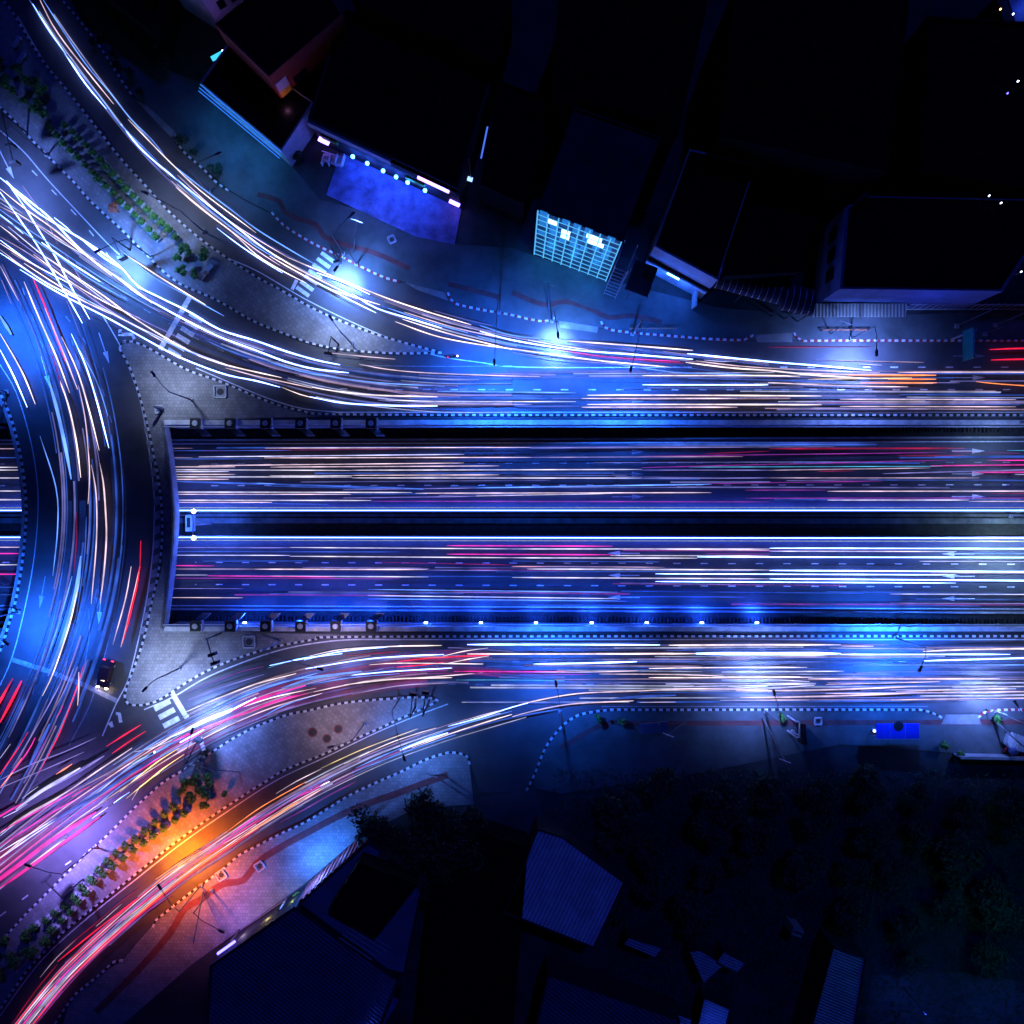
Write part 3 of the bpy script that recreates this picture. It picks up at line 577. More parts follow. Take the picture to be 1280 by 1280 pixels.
t(B_, 'w', 1.6, (1074, 455), (1102, 456.5)); t(B_, 'p', 1.2, (1020, 450), (1155, 453)); t(B_, 'P', 1.7, (1050, 499), (1270, 499.5)); t(B_, 'P', 1.5, (1050, 508), (1270, 508.5)); t(B_, 'L', 1.6, (960, 495), (1095, 495)); t(B_, 'm', 1.8, (1020, 503), (1095, 503)); t(B_, 'L', 1.4, (1130, 478), (1200, 478.5)); t(B_, 'b', 2.2, (860, 473), (960, 475), (1060, 478)); t(B_, 'P', 2.6, (990, 466), (1060, 468), (1125, 468)); t(B_, 'r', 1.4, (960, 434), (1090, 434))
# roundabout
t(G, 'W', 2.2, (0, 417), (15, 442), (30, 470), (44, 505)); t(G, 'W', 2.2, (0, 437), (17, 470), (34, 509)); t(G, 'W', 2.2, (30, 352), (50, 400), (72, 450), (87, 491)); t(G, 'R', 2.6, (40, 345), (58, 387), (72, 425), (82, 452)); t(G, 'P', 2.0, (56, 385), (77, 435), (97, 487)); t(G, 'W', 2.0, (77, 421), (97, 465), (112, 515), (124, 563)); t(G, 'W', 2.0, (89, 417), (107, 457), (122, 505), (136, 560))
t(G, 'W', 2.2, (72, 469), (85, 505), (95, 550), (101, 597)); t(G, 'B', 3.6, (61, 475), (72, 515), (82, 560), (89, 599)); t(G, 'P', 1.4, (98, 482), (106, 520), (110, 560), (112, 595), (110, 630)); t(G, 'P', 1.8, (114, 581), (119, 607), (121, 640), (120, 685), (114, 755)); t(G, 'P', 2.4, (124, 577), (129, 602), (132, 640), (133, 672), (130, 715), (125, 755))
t(G, 'b', 1.8, (108, 646), (106, 690), (100, 740), (94, 777)); t(G, 'r', 1.6, (95, 640), (96, 672), (92, 718)); t(G, 'B', 4.5, (101, 695), (96, 735), (86, 775), (75, 810), (60, 845)); t(G, 'W', 2.0, (98, 731), (87, 780), (67, 840), (53, 870)); t(G, 'B', 2.2, (90, 720), (82, 750), (70, 790), (53, 838))
t(G, 'R', 2.4, (176, 676), (175.5, 692), (175, 708)); t(G, 'R', 3.0, (175, 708), (170, 735), (162, 768), (153, 805)); t(G, 'P', 1.6, (173, 715), (166, 748), (151, 809)); t(G, 'P', 2.0, (164, 708), (157, 748), (141, 806)); t(G, 'P', 2.8, (98.5, 840), (98.5, 860), (97, 882)); t(G, 'R', 1.5, (105, 830), (94, 865), (75, 915), (48, 967)); t(G, 'R', 3.4, (16, 848), (8, 862), (-8, 892)); t(G, 'R', 3.6, (27, 851), (16, 873), (0, 903)); t(G, 'M', 2.0, (79, 881), (75, 890), (70, 897))
t(G, 'R', 2.2, (35, 915), (25, 932), (0, 968)); t(G, 'M', 2.4, (44, 922), (33, 942), (0, 985)); t(G, 'O', 2.2, (27, 948), (15, 966), (0, 985)); t(G, 'L', 1.8, (84, 826), (75, 855), (42, 915), (15, 960)); t(G, 'L', 1.6, (92, 835), (78, 868), (52, 915)); t(G, 'm', 1.8, (67, 905), (52, 935), (34, 968)); t(G, 'b', 5.0, (62, 905), (50, 930), (36, 958)); t(G, 'w', 1.6, (13, 930), (0, 948)); t(G, 'p', 1.4, (2, 350), (14, 380)); t(G, 'P', 1.8, (0, 332), (12, 355), (23, 376)); t(G, 'B', 1.6, (95, 430), (120, 475), (135, 520))
t(G, 'O', 2.0, (90, 955), (78, 962), (70, 968)); t(G, 'r', 2.0, (60, 430), (70, 460), (78, 490)); t(G, 'B', 6.0, (0, 395), (8, 408), (14, 418)); t(G, 'L', 1.8, (118, 545), (123, 570), (126, 590)); t(G, 'B', 1.6, (50, 545), (70, 610), (72, 660), (66, 720))
# underpass, north carriageway
for c_, w_, *q in (('P', 1.4, 333, 559.5, 664, 559.5), ('L', 1.2, 664, 560, 927, 560.2), ('b', 1.3, 213, 562.5, 365, 562.5), ('w', 1.6, 251, 570.5, 580, 568), ('P', 1.8, 332, 571.8, 664, 572), ('b', 1.4, 213, 573, 330, 573), ('p', 1.2, 664, 572, 927, 571.6), ('p', 1.3, 213, 559.5, 243, 559.5), ('p', 1.6, 213, 571.5, 243, 571.5),
        ('P', 1.6, 251, 581.5, 580, 578.8), ('P', 1.5, 340, 583.5, 624, 582.5), ('P', 2.4, 214, 583, 296, 583), ('W', 1.8, 214, 586.6, 441, 587.8), ('w', 1.6, 214, 589, 288, 589), ('W', 2.0, 441, 587.6, 801, 587.3), ('P', 1.6, 214, 592.5, 296, 592.5), ('W', 2.0, 339, 594.4, 441, 594.4), ('P', 1.6, 441, 594, 624, 593.6), ('W', 2.2, 214, 595.5, 441, 596), ('P', 2.4, 214, 598.7, 288, 598.7), ('W', 2.0, 441, 597.2, 801, 598), ('L', 1.6, 801, 588, 960, 588.4), ('L', 1.6, 801, 598.5, 960, 598),
        ('b', 3.4, 214, 601, 530, 611), ('B', 1.8, 300, 603, 530, 611.5), ('B', 2.2, 595, 610, 888, 605.6), ('W', 2.2, 214, 614.8, 516, 615.6), ('P', 1.5, 214, 617.6, 440, 617.8), ('L', 1.6, 430, 612, 595, 610), ('P', 1.8, 520, 616.5, 888, 616), ('W', 1.6, 595, 620, 765, 617), ('W', 2.2, 214, 625, 465, 625.6), ('P', 2.0, 214, 627.8, 342, 627.8), ('L', 1.6, 430, 622.4, 595, 620.5), ('m', 2.2, 465, 626.5, 960, 627.5), ('b', 1.6, 340, 607.5, 480, 611),
        ('r', 3.4, 960, 562, 1203, 562), ('r', 2.6, 1120, 571, 1203, 571), ('m', 1.6, 800, 571, 1180, 567), ('m', 1.8, 800, 585, 1180, 576.5), ('C', 1.3, 860, 584.5, 1175, 584), ('p', 1.8, 960, 588.5, 1160, 586), ('M', 1.8, 1160, 583.5, 1340, 582), ('M', 2.2, 1212, 591.5, 1340, 591.5), ('r', 2.6, 1020, 590, 1065, 589.5), ('p', 1.8, 960, 598, 1220, 598.4), ('L', 1.8, 1100, 593, 1340, 587), ('P', 1.8, 1032, 614.5, 1340, 614.5), ('W', 2.2, 1032, 625.4, 1207, 625.4), ('P', 1.8, 1207, 627, 1340, 627), ('b', 3.0, 785, 557, 1093, 557.5), ('b', 1.6, 785, 554.8, 1093, 555.4),
        ('m', 1.8, 930, 613, 1030, 613), ('m', 1.8, 930, 623, 1340, 623), ('m', 1.6, 880, 605, 1100, 602), ('M', 1.6, 1230, 577, 1340, 577), ('w', 1.4, 1265, 594, 1340, 596), ('r', 1.8, 880, 568, 960, 565), ('r', 1.6, 1230, 617.5, 1340, 617.5), ('C', 1.6, 1255, 565, 1340, 565),
        ('W', 1.8, -40, 583.5, 45, 583.5), ('W', 1.6, -40, 587, 45, 587), ('W', 2.2, -40, 597, 45, 597), ('W', 2.0, -40, 613.5, 45, 613.5), ('W', 3.0, -40, 624.5, 45, 624.5), ('b', 1.4, -40, 571.5, 45, 571.5), ('p', 1.4, -40, 560, 45, 560)):
    t(UN, 'U' if c_ == 'W' else c_, w_, (q[0], q[1]), (q[2], q[3]))
for c_, w_, *q in (('W', 1.8, 364, 684.6, 640, 686), ('W', 2.4, 640, 686, 960, 685.5), ('W', 2.0, 960, 684.6, 1340, 684.6), ('W', 2.0, 364, 695.6, 640, 697), ('W', 2.4, 640, 697, 870, 697), ('W', 2.2, 870, 695.5, 1340, 695.5), ('L', 1.8, 215, 685, 364, 685), ('w', 1.6, 215, 694.6, 364, 694.6), ('M', 2.2, 559, 682, 765, 682.4), ('M', 2.0, 559, 692.6, 765, 693), ('W', 1.8, 762, 694, 960, 694), ('P', 1.6, 825, 686.5, 960, 687), ('w', 1.8, 960, 688.3, 1192, 688.3), ('m', 2.0, 880, 691.5, 960, 692), ('w', 1.4, 1146, 700.3, 1340, 700.3), ('B', 2.0, 1190, 690.5, 1340, 690.5),
        ('M', 2.2, 215, 707.6, 270, 708), ('p', 1.8, 220, 712, 320, 712), ('P', 2.2, 320, 712, 535, 712), ('W', 1.6, 215, 719.5, 262, 719.5), ('M', 1.8, 262, 720.5, 420, 721.5), ('W', 1.8, 320, 720.8, 536, 721.2), ('L', 1.8, 380, 709.6, 537, 710.5), ('W', 2.4, 659, 711, 960, 711.5), ('W', 2.4, 960, 712, 1340, 713), ('W', 2.2, 640, 721.5, 960, 722.3), ('W', 2.4, 960, 722.3, 1340, 724), ('W', 1.8, 818, 716.5, 1192, 716.8), ('W', 1.8, 818, 726, 1191, 726.8), ('P', 1.2, 1160, 714.5, 1340, 714.5), ('r', 1.5, 472, 703, 640, 706), ('p', 1.5, 640, 707.5, 830, 708.5), ('O', 1.3, 640, 708, 700, 708),
        ('w', 1.3, 1110, 740.6, 1340, 740.6), ('L', 1.2, 1110, 751.7, 1340, 751.7), ('B', 1.4, 461, 737, 771, 739.5), ('w', 1.5, 461, 744.6, 771, 747.4), ('B', 1.4, 461, 748.8, 771, 750), ('L', 1.1, 213, 736.5, 306, 736.5), ('P', 1.2, 212, 748, 306, 748), ('b', 1.3, 771, 745, 930, 745), ('m', 1.6, 215, 723.5, 500, 723.5), ('b', 1.5, 210, 690, 500, 690), ('L', 1.4, 536, 712.5, 640, 713),
        ('P', 1.6, -40, 684.5, 40, 684.5), ('M', 2.2, -40, 692.5, 40, 692.5), ('W', 1.8, -40, 706.7, 40, 706.7), ('M', 2.2, -40, 718.6, 40, 718.6), ('b', 1.2, -40, 735, 35, 735), ('b', 1.2, -40, 744.5, 35, 744.5)):
    t(US, 'U' if c_ == 'W' and q[0] < 800 else c_, w_, (q[0], q[1]), (q[2], q[3]))
# lower road
t(CL, 'W', 2.0, (380, 825), (412, 817), (445, 812), (502, 807)); t(CL, 'W', 2.0, (387, 820), (427, 812), (490, 808), (552, 806.8)); t(CL, 'W', 1.8, (382, 836), (457, 824), (510, 820), (555, 818)); t(CL, 'W', 2.0, (554, 820), (580, 814), (610, 810)); t(CL, 'W', 2.0, (556, 830), (585, 824), (611, 820)); t(CL, 'R', 2.6, (496, 827), (545, 822), (612, 819)); t(CL, 'R', 2.6, (496, 834), (530, 831), (555, 828)); t(CL, 'W', 1.7, (427, 845), (495, 839), (565, 835))
t(CL, 'W', 1.6, (462, 831), (500, 829), (604, 830)); t(CL, 'W', 1.7, (430, 856), (495, 849), (565, 847)); t(CL, 'P', 1.6, (392, 865), (430, 857), (470, 850), (540, 846), (604, 841)); t(CL, 'B', 3.0, (352, 860), (395, 847), (452, 839)); t(CL, 'W', 1.8, (337, 832), (380, 823), (428, 817)); t(CL, 'B', 1.6, (390, 855), (440, 847), (500, 842))
t(CL, 'W', 5.0, (232, 912), (255, 901), (290, 886)); t(CL, 'W', 3.0, (205, 925), (250, 905), (285, 890), (320, 872)); t(CL, 'M', 4.0, (270, 897), (295, 886), (320, 875), (350, 865), (382, 857)); t(CL, 'M', 3.0, (212, 928), (255, 910), (290, 897), (320, 886), (350, 875), (384, 867)); t(CL, 'B', 2.4, (320, 900), (357, 881), (392, 870)); t(CL, 'W', 2.0, (232, 890), (275, 872), (320, 855), (370, 842)); t(CL, 'm', 1.8, (225, 868), (270, 851), (300, 840), (330, 833)); t(CL, 'L', 1.8, (235, 875), (275, 860), (330, 843)); t(CL, 'B', 2.0, (280, 877), (320, 862), (365, 850), (420, 842)); t(CL, 'C', 2.0, (335, 835), (370, 824), (410, 818)); t(CL, 'W', 1.8, (300, 885), (340, 872), (395, 860))
t(CL, 'W', 2.4, (584, 805.7), (700, 805.7), (825, 806.2)); t(CL, 'W', 2.4, (836, 806.5), (960, 806), (1051, 806)); t(CL, 'P', 2.0, (1051, 807.5), (1092, 807.8)); t(CL, 'W', 2.4, (584, 817.5), (720, 817.5), (870, 817.2)); t(CL, 'W', 3.8, (870, 817), (960, 817), (1051, 817)); t(CL, 'W', 2.0, (1051, 818), (1150, 818), (1263, 818)); t(CL, 'W', 2.8, (667, 830), (730, 829), (796, 827)); t(CL, 'M', 2.2, (567, 839.2), (640, 839.5), (720, 839.8)); t(CL, 'P', 1.8, (668, 840), (730, 840), (797, 838.6))
t(CL, 'W', 1.8, (811, 835.5), (900, 834.5), (1009, 834.2)); t(CL, 'P', 1.5, (749, 842.5), (830, 843), (905, 845)); t(CL, 'W', 1.8, (811, 847), (900, 847), (1015, 846.5)); t(CL, 'P', 2.0, (640, 884), (665, 877), (722, 867), (792, 864), (865, 861), (960, 862)); t(CL, 'P', 2.0, (640, 896), (666, 889), (715, 880), (792, 876)); t(CL, 'b', 3.4, (762, 874), (800, 871), (845, 869)); t(CL, 'P', 2.6, (925, 872), (980, 871.5), (1070, 869), (1147, 866)); t(CL, 'P', 2.4, (920, 863.5), (1000, 863), (1070, 861), (1147, 858))
t(CL, 'P', 1.5, (1032, 855.5), (1100, 854), (1175, 852)); t(CL, 'P', 1.6, (1032, 867), (1150, 866), (1340, 864)); t(CL, 'W', 2.6, (1154, 814.3), (1210, 812), (1340, 810)); t(CL, 'W', 2.6, (1155, 826), (1210, 824.5), (1340, 821)); t(CL, 'B', 1.4, (1066, 831.3), (1340, 831)); t(CL, 'L', 1.2, (1066, 845), (1098, 840), (1340, 840.5)); t(CL, 'P', 2.2, (1010, 848.6), (1130, 848.6), (1250, 848.4)); t(CL, 'P', 1.5, (1114, 875), (1200, 873.5), (1340, 872)); t(CL, 'w', 1.8, (902, 840), (980, 839.5), (1055, 839)); t(CL, 'w', 1.8, (902, 850), (960, 849.5), (1012, 852)); t(CL, 'w', 2.2, (890, 846), (930, 845.5), (1000, 845.8)); t(CL, 'w', 1.6, (832, 855), (900, 854.5), (1020, 854)); t(CL, 'w', 2.4, (910, 858), (960, 860), (1018, 856.5)); t(CL, 'W', 2.2, (925, 857), (960, 857.5))
t(CL, 'w', 1.5, (842, 858.5), (920, 857), (1020, 855)); t(CL, 'P', 1.2, (800, 878), (845, 877.5)); t(CL, 'P', 1.2, (900, 875.5), (1011, 875)); t(CL, 'C', 1.5, (570, 850), (640, 850), (706, 851)); t(CL, 'L', 1.2, (704, 855.5), (728, 855)); t(CL, 'L', 1.2, (747, 854.5), (773, 855)); t(CL, 'w', 1.8, (1190, 859), (1240, 858.5), (1340, 857.5)); t(CL, 'w', 2.0, (1160, 862), (1220, 861.5), (1270, 861)); t(CL, 'P', 1.8, (1120, 864.5), (1200, 862), (1260, 860)); t(CL, 'w', 1.6, (1200, 854), (1340, 853)); t(CL, 'w', 2.0, (1150, 870), (1250, 869), (1340, 868)); t(CL, 'm', 1.8, (585, 841.5), (640, 842.5), (740, 843)); t(CL, 'r', 2.0, (430, 820), (470, 817), (500, 815)); t(CL, 'p', 1.4, (420, 828), (500, 822), (560, 821)); t(CL, 'r', 2.4, (460, 817), (497, 814)); t(CL, 'p', 1.4, (440, 868), (500, 857), (560, 854))
# lower junction, heading for the corner
t(CL, 'M', 4.2, (120, 1015), (62, 1052), (25, 1080), (-20, 1113)); t(CL, 'M', 3.4, (125, 1021), (62, 1066), (0, 1110)); t(CL, 'M', 2.6, (92, 990), (50, 1012), (0, 1040)); t(CL, 'M', 2.2, (95, 999), (55, 1022), (0, 1058)); t(CL, 'M', 3.0, (30, 1003), (14, 1012), (-10, 1026)); t(CL, 'R', 2.2, (112, 983), (100, 989), (90, 996)); t(CL, 'R', 2.4, (176, 906), (155, 919), (133, 933)); t(CL, 'R', 2.4, (182, 914), (160, 928), (140, 942)); t(CL, 'R', 2.0, (217, 926), (195, 937), (180, 944)); t(CL, 'O', 2.4, (90, 955), (80, 962), (70, 968))
t(CL, 'w', 3.4, (100, 960), (80, 972), (50, 990), (20, 1012)); t(CL, 'w', 2.2, (90, 985), (60, 1005), (25, 1025), (0, 1045)); t(CL, 'L', 3.0, (130, 945), (100, 963), (60, 985), (35, 1000)); t(CL, 'P', 2.0, (165, 935), (120, 965), (80, 992), (30, 1020), (0, 1042)); t(CL, 'w', 1.8, (82, 1015), (50, 1035), (0, 1065)); t(CL, 'w', 1.6, (75, 1022), (40, 1045), (0, 1073)); t(CL, 'W', 1.8, (107, 1022), (92, 1032), (70, 1048)); t(CL, 'W', 1.8, (81, 1049), (60, 1064), (33, 1084)); t(CL, 'W', 1.6, (28, 1090), (0, 1110)); t(CL, 'W', 1.6, (135, 1009), (125, 1016), (115, 1023)); t(CL, 'W', 1.6, (162, 990), (150, 998), (142, 1004))
t(CL, 'B', 1.8, (250, 918), (215, 938), (165, 965), (115, 1000), (70, 1035)); t(CL, 'B', 1.6, (240, 915), (200, 938), (150, 968), (100, 1005)); t(CL, 'w', 1.6, (210, 933), (175, 950), (150, 968), (105, 1005)); t(CL, 'Y', 1.8, (224, 935), (200, 950), (170, 973), (150, 990)); t(CL, 'Y', 1.8, (230, 943), (205, 960), (180, 980), (158, 998)); t(CL, 'w', 1.6, (215, 925), (190, 935), (168, 940)); t(CL, 'w', 1.6, (235, 912), (205, 925), (180, 938)); t(CL, 'b', 4.0, (150, 975), (120, 995), (90, 1012), (60, 1030)); t(CL, 'b', 3.0, (200, 945), (170, 962), (140, 980)); t(CL, 'L', 1.6, (180, 950), (140, 975), (110, 998), (85, 1015)); t(CL, 'B', 1.6, (188, 960), (150, 983), (115, 1012)); t(CL, 'L', 1.4, (120, 922), (80, 940), (40, 955), (0, 975)); t(CL, 'L', 1.4, (105, 940), (60, 960), (0, 985)); t(CL, 'w', 1.6, (48, 983), (38, 990), (28, 998)); t(CL, 'w', 2.0, (34, 1005), (20, 1014), (4, 1022)); t(CL, 'p', 1.6, (195, 930), (150, 958), (100, 985), (60, 1008))
t(CL, 'W', 4.0, (255, 912), (240, 920), (225, 928)); t(CL, 'C', 1.6, (230, 922), (195, 938), (160, 957)); t(CL, 'P', 1.6, (200, 966), (175, 983), (165, 1000))
# lower slip road
t(D, 'Y', 1.5, (402, 960), (430, 947), (460, 934), (522, 911)); t(D, 'W', 1.7, (430, 955), (482, 931), (515, 919), (545, 910)); t(D, 'B', 2.2, (445, 960), (480, 944), (515, 930), (577, 906), (640, 889)); t(D, 'W', 3.0, (500, 938), (530, 926), (560, 916)); t(D, 'W', 2.2, (515, 935), (555, 920), (600, 905), (640, 893)); t(D, 'W', 1.8, (560, 908), (600, 897), (640, 884), (660, 879)); t(D, 'b', 2.6, (560, 919), (600, 907), (640, 897), (700, 886)); t(D, 'P', 1.4, (575, 902), (610, 892), (640, 885)); t(D, 'L', 1.8, (410, 968), (450, 948), (500, 928), (525, 919)); t(D, 'B', 1.6, (440, 966), (480, 950), (520, 935), (570, 918))
t(D, 'M', 2.6, (411, 976), (390, 988), (360, 1002), (320, 1029)); t(D, 'L', 2.6, (420, 967), (390, 983), (350, 1008), (320, 1025)); t(D, 'O', 1.6, (383, 977), (350, 995), (320, 1013), (280, 1042)); t(D, 'P', 1.6, (402, 961), (370, 977), (345, 992)); t(D, 'P', 1.6, (405, 985), (370, 1006), (330, 1030), (290, 1055)); t(D, 'W', 1.8, (412, 977), (385, 990), (361, 1001)); t(D, 'm', 2.0, (445, 977), (415, 992), (380, 1012), (350, 1028)); t(D, 'M', 3.2, (320, 1020), (300, 1035), (277, 1054)); t(D, 'P', 1.8, (320, 1030), (298, 1044), (277, 1056)); t(D, 'O', 1.8, (260, 1062), (235, 1077), (210, 1092), (190, 1108)); t(D, 'O', 2.2, (248, 1063), (225, 1078), (195, 1099)); t(D, 'P', 1.6, (270, 1055), (230, 1082), (205, 1100)); t(D, 'Y', 2.8, (252, 1064), (238, 1072), (222, 1083))
t(D, 'R', 2.4, (185, 1113), (150, 1140), (120, 1163), (72, 1202)); t(D, 'R', 2.6, (195, 1118), (160, 1142), (130, 1166), (80, 1213)); t(D, 'R', 2.4, (205, 1120), (165, 1150), (130, 1180), (88, 1222)); t(D, 'L', 2.8, (190, 1117), (160, 1143), (120, 1182), (72, 1230)); t(D, 'r', 2.0, (178, 1108), (150, 1128), (115, 1158), (80, 1186)); t(D, 'Y', 1.4, (183, 1128), (165, 1142), (155, 1150)); t(D, 'm', 2.0, (215, 1118), (170, 1150), (130, 1185), (85, 1232), (45, 1280)); t(D, 'r', 2.0, (72, 1205), (45, 1238), (15, 1280)); t(D, 'P', 1.6, (75, 1222), (55, 1243), (30, 1275)); t(D, 'M', 2.0, (70, 1230), (45, 1260), (25, 1285)); t(D, 'B', 2.4, (88, 1215), (75, 1227), (68, 1235)); t(D, 'O', 1.6, (70, 1232), (62, 1240), (52, 1250)); t(D, 'm', 2.6, (52, 1250), (42, 1262), (30, 1278)); t(D, 'M', 1.8, (112, 1200), (80, 1232), (50, 1268)); t(D, 'P', 1.2, (152, 1130), (135, 1145), (120, 1158)); t(D, 'p', 1.2, (100, 1170), (70, 1198), (50, 1222))
PD = [(655, 887), (600, 903), (560, 915), (520, 929), (480, 944), (440, 962), (400, 982), (360, 1004), (320, 1029), (280, 1056), (240, 1083), (200, 1113), (160, 1147), (120, 1183), (80, 1222), (45, 1264), (20, 1296)]
PC = [(640, 838), (560, 833), (480, 840), (400, 855), (340, 872), (290, 892), (240, 917), (190, 947), (140, 980), (90, 1014), (40, 1052), (-20, 1100)]
PG = [(25, 320), (66, 410), (92, 495), (106, 575), (109, 650), (102, 720), (85, 790), (60, 860), (28, 930), (-5, 990)]
PA = [(46, 0), (68, 35), (100, 80), (134, 125), (168, 168), (205, 208), (245, 244), (290, 279), (340, 311), (390, 338), (430, 355), (480, 376), (540, 397), (600, 413), (660, 425), (720, 435), (780, 443), (840, 451), (900, 458), (960, 465)]
PB = [(-10, 262), (50, 303), (100, 340), (150, 372), (200, 400), (250, 424), (300, 444), (350, 460), (400, 473), (450, 482), (500, 488), (560, 492), (640, 492)]
for c_, w_, o_, i0, i1 in (('R', 1.8, -7, 8, 17), ('P', 1.7, -3, 5, 17), ('M', 1.8, 2, 6, 17), ('L', 1.8, 5, 3, 15), ('P', 1.6, 8, 8, 17), ('O', 1.7, -5, 6, 13), ('R', 1.6, 10, 9, 17)):
    t(D, c_, w_, *off(PD, o_)[i0:i1])
for c_, w_, o_, i0, i1 in (('P', 1.6, -12, 3, 12), ('M', 1.7, -5, 4, 12), ('L', 2.0, 4, 2, 10), ('P', 1.6, 9, 5, 12), ('B', 1.8, 14, 3, 9)):
    t(CL, c_, w_, *off(PC, o_)[i0:i1])
ROADN = {A: 'upper slip road', B_: 'upper main road', N_: 'junction fan', G: 'roundabout', UN: 'north underpass', US: 'south underpass', CL: 'lower main road', D: 'lower slip road'}
def anchor(road_, px, py):
    if road_ in (UN, US):
        for x, nm in ((60, 'left of bridge'), (300, 'bridge'), (400, 'third fan'), (480, 'last fan'), (600, 'island tip'), (720, 'middle stretch'), (840, 'pale arrows'), (980, 'ramp foot'), (1130, 'ramp seam'), (1225, 'bright arrows')):
            if px < x: return nm
        return 'right edge'
    if road_ == G:
        return 'fan crossing' if py < 420 else 'bend above bridge' if py < 540 else 'bridge top' if py < 640 else 'bridge bottom' if py < 760 else 'stop line' if py < 880 else 'lower merge'
    if road_ in (CL, D) and px < 330 and (road_ == D or py > 840):
        if road_ == D: return 'bottom corner' if py > 1225 else 'dark driveway' if py > 1150 else 'orange lamp' if py > 1050 else 'planter row'
        return 'bottom corner' if px < 45 else 'stop line merge' if px < 130 else 'lower crossing' if px < 250 else 'triangle kerb'
    if road_ in (A, B_, N_) and px < 420:
        if road_ == A: return 'top corner' if py < 60 else 'top bend' if py < 160 else 'planter row' if py < 250 else 'forecourt bend' if py < 320 else 'slip zebra'
        return 'left edge' if px < 40 else 'fan crossing' if px < 130 else 'shrub island' if px < 200 else 'stop line' if px < 260 else 'paved triangle' if px < 340 else 'second fan'
    L = ((480, 'last fan'), (580, 'island tip'), (700, 'gridded shopfront'), (800, 'zebra kerb'), (900, 'arched canopy'), (1020, 'white block'), (1130, 'kerb lamp'), (1225, 'green sign')) if py < 640 else \
        ((480, 'last fan'), (580, 'gore tip'), (680, 'lower driveway'), (780, 'rounded kerb'), (880, 'twin signboards'), (1010, 'white sign frame'), (1080, 'deep blue lanes'), (1180, 'blue shelter'))
    for x, nm in L:
        if px < x: return nm
    return 'right edge'
for i, q in enumerate(TRAILS):      # roughly half of the head lamps are the warmer kind
    if q[1] == 'W' and q[2] < 2.7 and q[0] in (A, B_, CL, D, G) and i % 5 in (0, 2, 3): TRAILS[i] = (q[0], 'V') + tuple(q[2:])
def tlen(q): return sum(math.dist(a, b) for a, b in zip(q[3], q[3][1:])) * q[2]
TRAILS.sort(key=tlen, reverse=True); REST = TRAILS[298:]; TRAILS = TRAILS[:298]
labels = []
for i, (rd, c_, wd, pts) in enumerate(TRAILS):
    s_, e_ = sorted((pts[0], pts[-1])); a, b = anchor(rd, *s_), anchor(rd, *e_)
    where = ('near ' + a) if a == b else 'from %s to %s' % (a, b)
    labels.append('%s%s light trail, %s, %s' % ('thick ' if wd >= 3 else 'thin ' if wd < 1.55 else '', CN[c_], ROADN[rd], where.replace('bright arrows', 'arrows').replace('middle stretch', 'midway').replace('stop line merge', 'merge').replace('white sign frame', 'sign frame').replace('deep blue lanes', 'blue lanes')))
ORD = 'first second third fourth fifth sixth seventh eighth ninth tenth eleventh twelfth'.split()
seen = {}
for i, L in enumerate(labels): seen.setdefault(L, []).append(i)
for L, ids in seen.items():
    if len(ids) > 1:
        ids.sort(key=lambda k: sum(p[1] for p in TRAILS[k][3]) / len(TRAILS[k][3]))
        for n, k in enumerate(ids): labels[k] = L.replace(' light trail', ' trail') + ', ' + (ORD[n] if n < 12 else 'lowest') + ' from top'
def trail_pts(rd, pts, zz):
    if rd in (UN, US): q = [(TX(x), TY(y)) for x, y in pts]; return [(x, y, zr(x) + zz) for x, y in cr(q, 1.5)]
    return [(x, y, zz) for x, y in cr([P(x, y, zz)[:2] for x, y in pts], 1.2)]
TW = .68
def trail_tube(mb, rd, wd, pts, i, m=0):
    zz = .62 + .03 * (i % 7); q = trail_pts(rd, pts, zz); n = len(q); r = wd * (TW if wd < 3 or rd not in (CL, G, D) else 1.0) * S / 2 * (1.35 if rd == CL and pts[-1][0] < 180 else 1.0)
    mb.tube(q, [r * min(1, .3 + .3 * min(k, n - 1 - k)) for k in range(n)], 6, m); return q[n // 2], zz
for i, (rd, c_, wd, pts) in enumerate(TRAILS):
    mb = MB(); mid, zz = trail_tube(mb, rd, wd, pts, i)
    tag(mb.build('light_trail', EM[c_], None, (mid[0], mid[1], mid[2] - zz), recalc=False), labels[i], 'light trail', 'long exposure light trails on the ' + ROADN[rd])
mb = MB(); keys = list(EM)
for i, (rd, c_, wd, pts) in enumerate(REST): trail_tube(mb, rd, wd, pts, i, keys.index(c_))
FK = {}
for k, col, st, al in (('L', (.3, .3, .9), .55, .4), ('b', (.05, .16, .9), .7, .4), ('p', (.75, .5, .75), .6, .35), ('w', (.6, .65, 1.0), .9, .4), ('m', (.6, .05, .5), .5, .35), ('v', (.03, .12, .85), .5, .16), ('h', (.4, .3, .85), .5, .16), ('H', (.9, .08, .4), .5, .15)):
    fm = trail_mat('faint_streak_and_haze', col, st); fm.node_tree.nodes['Principled BSDF'].inputs['Alpha'].default_value = al; keys.append('~' + k); EM['~' + k] = fm
def veil(rd, pts, wd, k):
    zz = .3 + .25 * random.random(); q = trail_pts(rd, pts, zz); n = len(q); r = wd * S / 2
    mb.tube(q, [r * .12 if wd > 4 else r] * n, 6, keys.index('~' + k)) if wd <= 4 else mb.ribbon([(x, y) for x, y, z in q], wd * S, (lambda X: zr(X) + zz) if rd in (UN, US) else zz, keys.index('~' + k))
random.seed(21)
